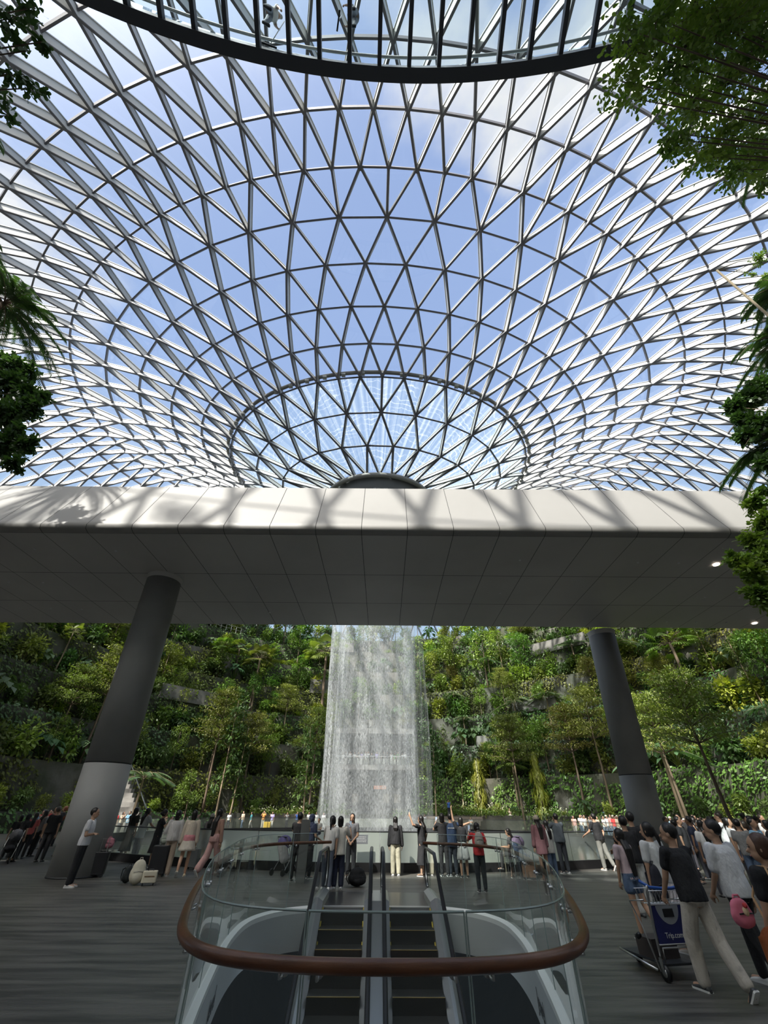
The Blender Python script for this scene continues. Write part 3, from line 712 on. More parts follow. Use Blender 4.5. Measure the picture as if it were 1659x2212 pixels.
def branchy(mb, base, top, r0, r1, r, bend=.4):
    b = Vector(base); t = Vector(top); pts = []; rad = []
    for i in range(8):
        k = i / 7; p = b.lerp(t, k) + Vector((math.sin(k * 5 + r.random()) * bend * .15 * k, math.cos(k * 4) * bend * .12 * k, 0)); pts.append(p); rad.append(r0 + (r1 - r0) * k)
    mb.tube(pts, rad, 7); return pts
PLANTS = {}
def P(kind, seed):
    """one plant of each kind: {part: mesh}, unit height about 1 scaled by caller"""
    key = (kind, seed)
    if key in PLANTS: return PLANTS[key]
    r = random.Random(hash(kind) % 1 + seed * 17 + len(kind)); parts = []
    if kind == 'tiered':          # spreading tree with flat layered crown; height 10
        t = MB(); f = MB(); pts = branchy(t, (0, 0, 0), (.2, .1, 9.6), .13, .04, r)
        for k in range(5):
            z = 5.9 + k * .9 + r.uniform(-.15, .15); R = 2.9 - k * .42; c = pts[0].lerp(pts[-1], z / 9.6)
            for a in range(7):
                an = a * 2 * PI / 7 + k + r.uniform(-.2, .2); e = c + Vector((math.cos(an) * R, math.sin(an) * R, .35 + r.uniform(-.2, .25)))
                t.tube([c + Vector((0, 0, -.3)), c.lerp(e, .5) + Vector((0, 0, .05)), e], [.035, .022, .008], 4)
                for q in range(4): cloud(f, c.lerp(e, .4 + .2 * q), (.75, .75, .16), 34, .22, .12, r, droop=-.1)
        parts = [('trunk', t, M_bark, 1), ('crown', f, M_leaf[3], 0)]
    elif kind == 'round':         # bushy broadleaf tree; height 8
        t = MB(); f = MB(); branchy(t, (0, 0, 0), (0, 0, 6.5), .12, .04, r)
        for k in range(11):
            a = r.uniform(0, 6.28); z = r.uniform(3.2, 7.4); R = 1.2 * (1 - abs(z - 5.3) / 3.2) + .35
            c = Vector((math.cos(a) * R, math.sin(a) * R, z)); t.tube([(0, 0, z - .7), c], [.03, .012], 4); cloud(f, c, (.95, .95, .8), 120, .34, .18, r)
        parts = [('trunk', t, M_bark, 1), ('crown', f, M_leaf[1], 0)]
    elif kind == 'slender':       # thin pole tree, leaves up the stem; height 9
        t = MB(); f = MB(); branchy(t, (0, 0, 0), (.3, 0, 8.8), .10, .03, r)
        for k in range(16):
            z = 2.8 + k * .4; a = r.uniform(0, 6.28); R = r.uniform(.3, .9); c = Vector((math.cos(a) * R, math.sin(a) * R, z)); t.tube([(0, 0, z - .35), c], [.02, .01], 3); cloud(f, c, (.6, .6, .42), 50, .36, .2, r)
        parts = [('trunk', t, M_barkl, 1), ('crown', f, M_leaf[0], 0)]
    elif kind == 'fanpalm':       # height 7, round pleated fans
        t = MB(); f = MB(); branchy(t, (0, 0, 0), (.1, 0, 5.4), .11, .09, r)
        for k in range(22):
            a = k * 2.4; el = r.uniform(-.5, 1.15); d = Vector((math.cos(a) * math.cos(el), math.sin(a) * math.cos(el), math.sin(el))); c = Vector((.1, 0, 5.4)) + d * r.uniform(1.0, 1.35) + Vector((0, 0, -.1))
            t.tube([(.1, 0, 5.35), Vector((.1, 0, 5.4)) + d * .6 + Vector((0, 0, .12)), c], [.018, .014, .01], 4)
            x = d.cross(Vector((0, 0, 1))).normalized(); u = x.cross(d)
            for q in range(17):
                b = -1.75 + 3.5 * q / 16; dd = (d * math.cos(b) + x * math.sin(b) - u * .05).normalized(); l = .85 * (1 - .12 * abs(b)); tip = c + dd * l + Vector((0, 0, -.28 * l))
                n = len(f.v); w = x * math.cos(b) - d * math.sin(b); f.v += [tuple(c), tuple(c + dd * l * .6 + w * .06), tuple(tip), tuple(c + dd * l * .6 - w * .06)]; f.f.append((n, n + 1, n + 2, n + 3))
        parts = [('trunk', t, M_bark, 1), ('fronds', f, M_leaf[1], 0)]
    elif kind == 'featherpalm':   # height 8, arching pinnate fronds
        t = MB(); f = MB(); branchy(t, (0, 0, 0), (0, .1, 5.6), .12, .08, r)
        for k in range(13):
            a = k * 2.4 + r.uniform(-.2, .2); el = r.uniform(.35, 1.3); L0 = 2.9; d = Vector((math.cos(a), math.sin(a), 0)); sp = []
            for q in range(9):
                s = q / 8; sp.append(Vector((0, .1, 5.5)) + d * (L0 * (s * math.cos(el) + s * s * .25)) + Vector((0, 0, L0 * (s * math.sin(el) - s * s * .8))))
            t.tube(sp, [.03 - .0028 * q for q in range(9)], 4)
            x = d.cross(Vector((0, 0, 1)))
            for q in range(44):
                s = .12 + .88 * q / 44; i = min(7, int(s * 8)); p = sp[i].lerp(sp[i + 1], s * 8 - i)
                for sd in (-1, 1): kite(f, p, (x * sd + (sp[i + 1] - sp[i]).normalized() * .7 + Vector((0, 0, -.35))).normalized(), Vector((0, 0, 1)), .75 * (1 - .55 * abs(s - .45)), .055)
        parts = [('trunk', t, M_barkl, 1), ('fronds', f, M_leaf[4], 0)]
    elif kind == 'weeping':       # narrow yellow-green weeping column; height 7
        t = MB(); f = MB(); branchy(t, (0, 0, 0), (0, 0, 6.6), .09, .03, r)
        for k in range(420):
            z = r.uniform(.6, 6.8); R = (.95 if z < 5 else .95 * (7.3 - z) / 2.3) * (.75 + .35 * math.sin(z * 3.2)); a = r.uniform(0, 6.28); p = Vector((math.cos(a) * R * r.uniform(.4, 1), math.sin(a) * R * r.uniform(.4, 1), z))
            for q in range(5): kite(f, p + Vector((r.uniform(-.06, .06), r.uniform(-.06, .06), -.17 * q)), Vector((math.cos(a) * .35, math.sin(a) * .35, -1)).normalized(), Vector((math.cos(a), math.sin(a), .2)), .36, .1)
        parts = [('trunk', t, M_bark, 1), ('crown', f, M_leaf[2], 0)]
    elif kind in ('shrub', 'limeshrub', 'deepshrub'):   # height 2.6
        t = MB(); f = MB()
        for k in range(9):
            a = r.uniform(0, 6.28); R = r.uniform(.1, .95); c = Vector((math.cos(a) * R, math.sin(a) * R, r.uniform(.5, 2.1))); t.tube([(0, 0, 0), c], [.03, .012], 4); cloud(f, c, (.7, .7, .6), 62, .38, .2, r)
        parts = [('stem', t, M_bark, 1), ('foliage', f, M_leaf[{'shrub': 1, 'limeshrub': 2, 'deepshrub': 0}[kind]], 0)]
    elif kind == 'bigleaf':       # elephant-ear clump; height 2.4
        t = MB(); f = MB()
        for k in range(20):
            a = k * 2.4; R = r.uniform(.3, 1.25); c = Vector((math.cos(a) * R, math.sin(a) * R, 2.3 - R * .9 + r.uniform(-.3, .3))); t.tube([(0, 0, .1), c * .6 + Vector((0, 0, .4)), c], [.025, .02, .012], 4)
            d = Vector((math.cos(a), math.sin(a), -.55)).normalized(); leaf(f, c - d * .2, d, Vector((0, 0, 1)), 1.0, .72)
        parts = [('stalks', t, M_leaf[1], 1), ('leaves', f, M_leaf[4], 0)]
    elif kind == 'fern':          # grassy fountain; height 1.8
        t = MB(); f = MB(); t.cone((0, 0, 0), .1, (0, 0, .25), .08, 6)
        for k in range(34):
            a = k * 2.4; el = r.uniform(.5, 1.4); d = Vector((math.cos(a), math.sin(a), 0)); x = d.cross(Vector((0, 0, 1))); prev = Vector((0, 0, .15)); 
            for q in range(1, 7):
                s = q / 6; p = d * (1.5 * s * math.cos(el) + .3 * s * s) + Vector((0, 0, .15 + 1.9 * s * math.sin(el) - 1.5 * s * s * .75))
                for sd in (-1, 1): kite(f, prev.lerp(p, .5), (x * sd + (p - prev).normalized() * .5).normalized(), Vector((0, 0, 1)), .3 * (1.15 - s), .09)
                kite(f, prev, (p - prev).normalized(), Vector((0, 0, 1)), (p - prev).length * 1.3, .06); prev = p
        parts = [('crown_base', t, M_bark, 1), ('fronds', f, M_leaf[2], 0)]
    elif kind == 'climber':       # hanging leafy mass on a wall; height 4
        f = MB(); t = MB()
        for k in range(5): t.tube([(-1 + .5 * k, .1, 0), (-1 + .5 * k + r.uniform(-.2, .2), .1, 2), (-1.1 + .55 * k, .1, 4)], .02, 4)
        for k in range(15): cloud(f, (r.uniform(-1.3, 1.3), r.uniform(-.25, .1), r.uniform(.2, 4.1)), (.75, .4, .75), 46, .36, .22, r)
        parts = [('vine', t, M_bark, 1), ('foliage', f, M_leaf[0], 0)]
    PLANTS[key] = [(n, mb.mesh(kind + '_' + n, bool(sm)), m) for n, mb, m, sm in parts]
    for n, me, m in PLANTS[key]: me.materials.append(m)
    return PLANTS[key]
NAMES = {'tiered': ('spreading_tree', 'tree'), 'round': ('broadleaf_tree', 'tree'), 'slender': ('slender_tree', 'tree'), 'fanpalm': ('fan_palm', 'palm'), 'featherpalm': ('feather_palm', 'palm'),
         'weeping': ('weeping_tree', 'tree'), 'shrub': ('leafy_shrub', 'shrub'), 'limeshrub': ('lime_shrub', 'shrub'), 'deepshrub': ('dark_shrub', 'shrub'), 'bigleaf': ('elephant_ear', 'plant'), 'fern': ('fern_clump', 'fern'), 'climber': ('wall_climber', 'climber')}
def plant(kind, loc, sc=1.0, seed=0, label=None, group=None, rz=None, szz=1.0, tilt=0):
    parts = P(kind, seed); r = R0; nm, cat = NAMES[kind]
    e = empty(nm, loc, r.uniform(0, 6.28) if rz is None else rz, label, cat, group); e.scale = (sc, sc, sc * szz)
    for n, me, m in parts: ob(n, me, e)
    return e
def onscreen(p, mx=40, my=40):
    l = ROT.transposed() @ (Vector(p) - CAM)
    if l.z > -.5: return None
    x = l.x / -l.z * F_PX + 829.5; y = 1106 - l.y / -l.z * F_PX
    return (x, y) if -mx < x < 1659 + mx and -my < y < 2212 + my else None
def r_add(b):
    k = max(0, min(1, (abs(b) - .75) / 1.0)); return 5.0 * k * k * (3 - 2 * k)
TR = [27.6, 29.6, 31.4, 33.2, 35.0, 36.8, 38.6, 40.4]
TZ = [1.5, 5.6, 9.9, 14.2, 18.6, 23.0, 27.2, 30.2]
def hp(k, b, dr=0.0, z=None):
    r = TR[k] + r_add(b) + dr + .7 * noise.noise(Vector((b * 4, k * 3.1, 0))); return Vector((CX + r * math.sin(b), CY + r * math.cos(b), TZ[k] if z is None else z))
BMAX = 2.25; NB = 110
hs = MB(); BS = [-BMAX + 2 * BMAX * i / NB for i in range(NB + 1)]
rows = []
for k in range(8):
    zb = 0 if k == 0 else TZ[k - 1]
    rows.append([hp(k, b, 0, zb) for b in BS]); rows.append([hp(k, b, -.12, TZ[k]) for b in BS])
rows.append([hp(7, b, 7, TZ[7]) for b in BS])
hs.loft(rows, close=False, caps=False)
o = hs.build('wall_hillside', mat('hill_stone', (.16, .15, .13), .85, var=(.35, (.06, .065, .04), .35, .6), bump=(1.5, .5, .15))); tag(o, kind='structure')
# pale stone parapets showing between the leaves
def parapet(k, b0, b1, h, label, base=None):
    n = 14; bs = [b0 + (b1 - b0) * i / n for i in range(n + 1)]; zb = TZ[k] if base is None else base
    o = MB().loft([[hp(k, b, -.45, zb - .25), hp(k, b, -.5, zb + h), hp(k, b, -.15, zb + h), hp(k, b, -.1, zb - .25)] for b in bs]).build('stone_parapet', mat('pale_stone', (.22, .21, .19), .8, var=(.9, (.12, .115, .10), .35, .65), bump=(4, .3, .02)))
    tag(o, label, 'parapet')
def rail_arc(k, b0, b1, label):
    n = 26; e = empty('walkway_railing', (0, 0, 0), label=label, cat='railing'); bs = [b0 + (b1 - b0) * i / n for i in range(n + 1)]
    for z in (.55, 1.1): MB().tube([hp(k, b, -.3) + Vector((0, 0, z)) for b in bs], .035, 5).build('rail', M_steel, e)
    for b in bs: MB().tube([hp(k, b, -.3), hp(k, b, -.3) + Vector((0, 0, 1.1))], .03, 5).build('post', M_steel, e)
# ================================================================ populate the hillside
def side_of(b): return 'left of the waterfall' if b < -.12 else ('right of the waterfall' if b > .12 else 'behind the waterfall')
LEV = ['lowest', 'second', 'third', 'fourth', 'fifth', 'sixth', 'seventh', 'top']
def grp(kind, k, b):
    look = {'shrub': 'mid-green leafy shrub', 'limeshrub': 'bright lime-green shrub', 'deepshrub': 'dark green dense shrub', 'bigleaf': 'broad elephant-ear leaved clump', 'fern': 'bright arching fern clump',
            'climber': 'dark leafy climber hanging on the stone wall', 'tiered': 'olive flat-layered spreading tree', 'round': 'bushy broadleaf tree', 'slender': 'thin-stemmed pole tree', 'fanpalm': 'fan palm with pleated round leaves', 'featherpalm': 'arching feather-frond palm', 'weeping': 'yellow-green weeping tree'}[kind]
    zone = 'far left' if b < -.75 else 'left' if b < -.2 else 'centre behind the water' if b < .2 else 'right' if b < .75 else 'far right'
    return '%s on the %s terrace, %s' % (look, LEV[k], {'far left': 'far left of the hillside', 'left': 'left of the waterfall', 'centre behind the water': 'behind the waterfall', 'right': 'right of the waterfall', 'far right': 'far right of the hillside'}[zone])
rf = random.Random(21); nshrub = 0
placed = {}
def put(kind, k, b, dr, sc, seed, dz=0.0):
    p = hp(k, b, dr) + Vector((0, 0, dz)); s = onscreen(p + Vector((0, 0, 1.5)), 60, 60)
    if s is None or s[1] < 1250: return
    lab = grp(kind, k, b); placed[lab] = placed.get(lab, 0) + 1
    return plant(kind, p, sc, seed, lab, lab.replace(' on the ', 's on the ', 1), szz=rf.uniform(.85, 1.15))
for k in range(8):
    b = -1.75
    while b < 1.75:
        r = TR[k] + r_add(b)
        b += rf.uniform(1.75, 2.9) / r
        if abs(b - .0) < .16 and k < 3: continue            # dark hall openings behind the water
        if k in (0,) and b > .15 and b < .8 and rf.random() < .5: continue
        kind = rf.choices(['shrub', 'limeshrub', 'deepshrub', 'bigleaf', 'fern', 'round'], [5, 2.2 if b > 0 else 1.2, 4, 1.6, 1.2, 1.5])[0]
        sc = rf.uniform(.85, 1.35) * (.62 if kind == 'round' else 1) * (.55 if k == 0 else 1)
        put(kind, k, b, rf.uniform(.3, 1.0), sc, rf.randint(0, 2))
# climbing foliage covering the terrace walls
for k in range(0, 8):
    for zone, (b0, b1) in {'far left of the hillside': (-1.75, -.75), 'left of the waterfall': (-.75, -.16), 'right of the waterfall': (.16, .75), 'far right of the hillside': (.75, 1.75)}.items():
        f = MB(); z0 = TZ[k - 1] if k else 0.0; z1 = TZ[k]; r = TR[k] + r_add((b0 + b1) / 2); area = (b1 - b0) * r * (z1 - z0) * (1 if k or abs(b0 + b1) > 2 else .0); any_ = False
        for _ in range(int(area * 24)):
            b = rf.uniform(b0, b1); z = rf.uniform(z0, z1 + .3)
            if noise.noise(Vector((b * r * .22, z * .3, k * 2.7))) < -.27: continue
            p = hp(k, b, -rf.uniform(.05, .65), z)
            if onscreen(p, 20, 20) is None: continue
            d = Vector((-math.sin(b), -math.cos(b), -.9)) + rv(rf) * .9; kite(f, p, d.normalized(), Vector((-math.sin(b), -math.cos(b), .5)) + rv(rf) * .5, rf.uniform(.28, .5), rf.uniform(.16, .3)); any_ = True
        if any_:
            o = f.build('wall_foliage', M_leaf[(0, 1, 4, 0, 3, 1, 0, 4)[k]]); tag(o, 'dense climbing leaves covering the %s terrace wall, %s' % (LEV[k], zone), 'foliage', kind='stuff')
# individually placed trees: kind, trunk px, depth y, base z, top px y, label
def on_circle(px, r):
    """far point at radius r from the waterfall axis in the compass direction seen at column px"""
    d = ray(px, 1740); d = Vector((d.x, d.y, 0)).normalized(); c = Vector((CX, CY, 0)); m = c.dot(d); q = m * m - c.length_squared + r * r
    return d * (m + math.sqrt(q)) if q > 0 else d * m
def pix(p):
    l = ROT.transposed() @ (Vector(p) - CAM); return (l.x / -l.z * F_PX + 829.5, 1106 - l.y / -l.z * F_PX)
def beta(p): return math.atan2(p.x - CX, p.y - CY)
def tree_at(kind, px, py, y, z0, top, seed, label, lean=0):
    H = {'tiered': 10.0, 'round': 8.2, 'slender': 9.3, 'fanpalm': 6.8, 'featherpalm': 7.6, 'weeping': 7.0}[kind]
    def spot(k, dr):
        p = on_circle(px, TR[k] + dr)
        for _ in range(3): p = on_circle(px, TR[k] + dr + r_add(beta(p)))
        return p
    if z0 is None:
        best = None
        for k in range(8):
            p = spot(k, .9); p.z = TZ[k]; e_ = abs(pix(p)[1] - py)
            if best is None or e_ < best[0]: best = (e_, p)
        p = best[1]
    elif z0 >= 1.2: p = spot(0, .7); p.z = TZ[0]
    else:
        p = ap(px, py, y); p.z = 0; lim = TR[0] + r_add(beta(p)) - .9
        if math.hypot(p.x - CX, p.y - CY) > lim: p = on_circle(px, lim); p.z = 0
    # the crown top is measured at the tree's own distance
    zt = ap(px, top, p.y).z; h = max(2.5, zt - p.z); s = h / H; w = max(1.05, s) * 1.1 if kind in ('fanpalm', 'featherpalm') else max(1.15 if kind == 'weeping' else .55, min(1.2, s))
    parts = P(kind, seed); nm, cat = NAMES[kind]; e = empty(nm, p, rf.uniform(0, 6.28), label, cat); e.scale = (w, w, s)
    for n, me, m in parts: ob(n, me, e)
    return e
T = [
 ('tiered', 1128, 1770, 64.8, .9, 1545, 0, 'spreading tree with tall bare pale trunk rising from the stone seating steps'),
 ('weeping', 1040, 1725, 67, 1.3, 1632, 1, 'yellow-green weeping column tree nearest the right edge of the waterfall'),
 ('weeping', 1172, 1720, 66, 1.3, 1618, 2, 'wider yellow-green weeping tree between the seating steps and the right column'),
 ('tiered', 1262, 1725, 62.5, 1.3, 1525, 1, 'olive layered tree with forked trunk just left of the right column'),
 ('tiered', 1320, 1735, 60, 1.3, 1490, 2, 'tall layered tree with crown partly behind the right column'),
 ('slender', 942, 1760, 64.9, .3, 1560, 0, 'pale slender trunk tree at the right edge of the falling water'),
 ('slender', 655, 1765, 64.9, .3, 1560, 1, 'pale slender trunk tree at the left edge of the falling water'),
 ('tiered', 668, 1700, 68, 2, 1530, 2, 'layered tree with fine crown beside the left edge of the falling water'),
 ('fanpalm', 676, 1560, 74, None, 1375, 0, 'large fan palm high on the hillside just left of the waterfall'),
 ('fanpalm', 398, 1480, 66, None, 1378, 1, 'fan palm high on the hillside beside the left column, leftmost of three'),
 ('fanpalm', 443, 1500, 64, None, 1382, 2, 'fan palm high on the hillside right of the left column, middle of three'),
 ('fanpalm', 503, 1510, 66, None, 1392, 0, 'fan palm high on the hillside, rightmost of the three left of the water'),
 ('featherpalm', 1150, 1580, 66, None, 1490, 1, 'grey-green feather palm halfway up the slope above the seating steps'),
 ('featherpalm', 1230, 1590, 60, None, 1480, 2, 'feather palm just left of the right column halfway up the slope'),
 ('featherpalm', 1470, 1745, 44, .6, 1560, 0, 'feather palm with slanting trunk right of the right column'),
 ('tiered', 1490, 1780, 36, .2, 1500, 0, 'layered tree with bent dark trunk right of the right column'),
 ('tiered', 1590, 1795, 27, .1, 1450, 1, 'large layered tree with thick pale trunk at the far right behind the crowd'),
 ('tiered', 1420, 1600, 50, None, 1410, 2, 'broad olive tree crown directly right of the right column top'),
 ('tiered', 1540, 1610, 44, None, 1420, 0, 'broad olive layered crown upper far right below the bridge'),
 ('featherpalm', 1330, 1470, 62, None, 1375, 0, 'feather palm at the top right of the right column'),
 ('featherpalm', 1440, 1480, 60, None, 1360, 1, 'feather palm just under the bridge on the far right slope'),
 ('fanpalm', 1600, 1520, 38, None, 1352, 1, 'dark fan palm at the right picture edge below the bridge'),
 ('fanpalm', 1120, 1745, 67, 1.5, 1612, 2, 'low fan palm behind the bare trunk above the seating steps'),
 ('bigleaf', 0, 0, 0, 0, 0, 0, ''),
 ('tiered', 135, 1620, 46, None, 1400, 1, 'olive layered tree upper left of the left column'),
 ('tiered', 60, 1640, 38, None, 1440, 2, 'layered tree with slim pale trunks at the far left'),
 ('slender', 100, 1650, 44, None, 1470, 0, 'slim leaning pole tree between the far left layered trees'),
 ('round', 258, 1500, 56, None, 1385, 0, 'bright bushy tree left of the left column below the bridge'),
 ('tiered', 440, 1700, 60, 1.5, 1490, 0, 'layered olive tree right of the left column over the hillside steps'),
 ('tiered', 520, 1705, 62, 1.5, 1540, 1, 'layered tree left of the waterfall with long crown over the far crowd'),
 ('slender', 470, 1745, 62.5, .4, 1500, 2, 'tall thin stemmed tree behind the far bank crowd on the left'),
 ('slender', 500, 1720, 64, .6, 1560, 0, 'second thin stemmed tree behind the far bank crowd on the left'),
 ('tiered', 590, 1640, 70, None, 1480, 0, 'small layered tree below the dark ledge left of the waterfall'),
 ('round', 405, 1735, 58, .8, 1660, 1, 'bushy bright plant tree at the foot of the left stair'),
 ('slender', 1000, 1725, 66, 1.4, 1640, 1, 'thin stem umbrella-leaf tree beside the right edge of the waterfall'),
 ('round', 1010, 1480, 74, None, 1370, 1, 'bushy tree on the upper slope right of the waterfall'),
 ('round', 1090, 1470, 72, None, 1362, 2, 'large bushy tree high above the seating steps'),
 ('slender', 1135, 1490, 70, None, 1370, 2, 'pale branching trunk tree on the upper right slope'),
 ('round', 1190, 1460, 68, None, 1362, 0, 'bushy tree left of the right column just under the bridge'),
 ('round', 960, 1520, 76, None, 1400, 0, 'dense tree beside the upper right edge of the waterfall'),
 ('round', 200, 1440, 50, None, 1345, 2, 'dark bushy tree top left touching the bridge line'),
 ('round', 110, 1430, 44, None, 1340, 1, 'dark bushy tree far top left below the bridge'),
 ('round', 600, 1440, 78, None, 1348, 1, 'dark tree on the ridge left of the waterfall'),
 ('featherpalm', 300, 1720, 46, .8, 1640, 2, 'small palm by the hillside stair behind the left column'),
]
for t in T:
    if t[7]: tree_at(*t)
# extra trees in groups along the slopes
for k in range(1, 8):
    b = -1.6
    while b < 1.6:
        b += rf.uniform(5.5, 9.5) / (TR[k] + r_add(b))
        if abs(b) < .15: continue
        kind = rf.choices(['tiered', 'round', 'slender', 'featherpalm', 'fanpalm'], [3, 3, 3, 1.2, 1])[0]
        put(kind, k, b, rf.uniform(.2, 1.1), rf.uniform(.5, .78), rf.randint(0, 2))
# white orchid beds and low hedge on the planter of the far bank
def bed(b0, b1, k, dr, z, label, flower, dens=70):
    f = MB(); w = MB(); n = int((b1 - b0) * 29 * dens)
    for _ in range(n):
        b = rf.uniform(b0, b1); p = hp(k, b, dr + rf.uniform(-.5, .5), z + rf.uniform(0, .75) * (.7 + .5 * noise.noise(Vector((b * 30, 0, 0)))))
        kite(f, p, rv(rf, .3), rv(rf), rf.uniform(.2, .36), rf.uniform(.1, .17))
        if flower and rf.random() < .28: 
            q = p + Vector((0, 0, .35 + .3 * noise.noise(Vector((b * 40, 1, 0))))); kite(w, q, rv(rf, .2), rv(rf), .17, .15)
    e = empty('flower_bed' if flower else 'clipped_hedge', (0, 0, 0), label=label, cat='flower bed' if flower else 'hedge', kind='stuff')
    f.build('foliage', M_leaf[1], e)
    if flower: w.build('blossom', M_flower, e)
bed(.10, .22, 0, -.1, 1.3, 'white orchid bed beside the right edge of the waterfall', True)
bed(.22, .62, 0, -.1, 1.5, 'low green hedge on the planter above the seating steps', False, 90)
bed(.26, .60, 0, .5, 1.9, 'white orchid drift behind the hedge above the seating steps', True, 45)
bed(-.62, -.35, 0, -.1, 1.4, 'white flowering bed on the left planter beside the hillside stair', True, 60)
bed(-.35, -.1, 0, -.1, 1.4, 'low dark hedge on the planter left of the waterfall', False, 60)
bed(.62, .95, 0, -.1, 1.5, 'white flowering bed behind the right column', True, 40)
# stone seating tiers on the far bank
def tiers(b0, b1, label):
    e = empty('seating_steps', (0, 0, 0), label=label, cat='steps'); n = 24; m = mat('seat_stone', (.24, .20, .165), .7, var=(1.5, (.15, .125, .10), .3, .7), bump=(4, .2, .02))
    for s in range(3):
        z0 = .45 * s; r0_ = 24.9 + .85 * s; bs = [b0 + (b1 - b0) * i / n for i in range(n + 1)]
        def q(r, z, b): return Vector((CX + r * math.sin(b), CY + r * math.cos(b), z))
        MB().loft([[q(r0_, z0, b), q(r0_, z0 + .45, b), q(28.4, z0 + .45, b), q(28.4, z0, b)] for b in bs]).build('step', m, e)
tiers(.17, .56, 'broad stone seating steps on the far bank right of the waterfall')
# parapets, railings and viewing ledge
parapet(3, .70, .92, 1.3, 'pale stone parapet band right of the right column, middle height')
parapet(5, .80, 1.05, 1.5, 'pale stone parapet near the top right below the bridge')
parapet(6, 1.0, 1.5, 1.6, 'pale stone parapet at the top right picture edge')
parapet(2, .52, .62, 1.2, 'weathered stone parapet just left of the right column')
parapet(4, -.34, -.17, 2.0, 'shaded stone ledge left of the waterfall')
parapet(3, -1.05, -.8, 1.6, 'grey stone parapet left of the left column')
parapet(6, -.28, -.12, 1.6, 'dark stone terrace wall at the top left of the waterfall')
rail_arc(6, -1.35, -.7, 'metal walkway railing high on the left slope')
rail_arc(7, -.33, -.14, 'pale railing on the ridge left of the waterfall')
rail_arc(5, .95, 1.3, 'metal walkway railing high on the right slope')
# viewing gallery behind the water
gy = CY + 29.5
gal = empty('viewing_gallery', (CX, gy, 0), label='dark two-level viewing gallery behind the falling water', cat='gallery')
M_hall = mat('hall_dark', (.035, .034, .032), .8)
MB().box((0, -.6, 3.2), (5.4, .6, 3.2)).build('lower_hall', M_hall, gal)
MB().box((0, -1.7, 6.9), (5.6, 1.7, .3)).build('slab', M_stone, gal)
MB().box((0, -.3, 9.3), (5.4, .5, 2.1)).build('upper_hall', M_hall, gal)
MB().box((0, -1.2, 11.6), (5.9, 1.9, .35)).build('canopy', M_stone, gal)
MB().tube([(-5.6, -3.3, 8.25), (5.6, -3.3, 8.25)], .04, 6).build('top_rail', M_steel, gal)
MB().add([(-5.6, -3.3, 7.2), (5.6, -3.3, 7.2), (5.6, -3.3, 8.2), (-5.6, -3.3, 8.2)], [(0, 1, 2, 3)]).build('glass_panel', M_glass, gal)
sg = MB().box((.9, -1.25, 4.6), (.9, .03, .22)); sg.build('hall_sign', mat('sign_glow', (.9, .4, .25), .5, emis=((1, .45, .3), .2)), gal)
for x in (-2.6, 1.8, 3.4): MB().box((x, -1.25, 3.3), (.45, .03, .5)).build('hall_window', mat('hall_window', (.12, .11, .09), .5, emis=((1, .8, .55), .05)), gal)
# stair on the left slope, behind the left column
stp = empty('hillside_stair', (0, 0, 0), label='stone stair with steel handrails climbing the slope behind the left column', cat='stair')
A = gp(322, 1778); A = Vector((A.x, 47.0, 0)); A.x = ap(322, 1770, 47).x; B_ = ap(272, 1668, 53.0)
for i in range(14):
    k = i / 13; p = A.lerp(B_, k); MB().box((p.x - 1.4, p.y + .3, p.z / 2), (1.5, .35, max(.1, p.z / 2))).build('stair_step', M_stone, stp)
for dx in (.1, -2.9):
    MB().tube([A + Vector((dx, 0, 1.0)), B_ + Vector((dx, 0, 1.0))], .05, 6).build('stair_handrail', M_steel, stp)
    for i in range(0, 14, 3): p = A.lerp(B_, i / 13); MB().tube([p + Vector((dx, 0, 0)), p + Vector((dx, 0, 1))], .03, 5).build('stair_post', M_steel, stp)
print('shrub groups', sum(placed.values()))
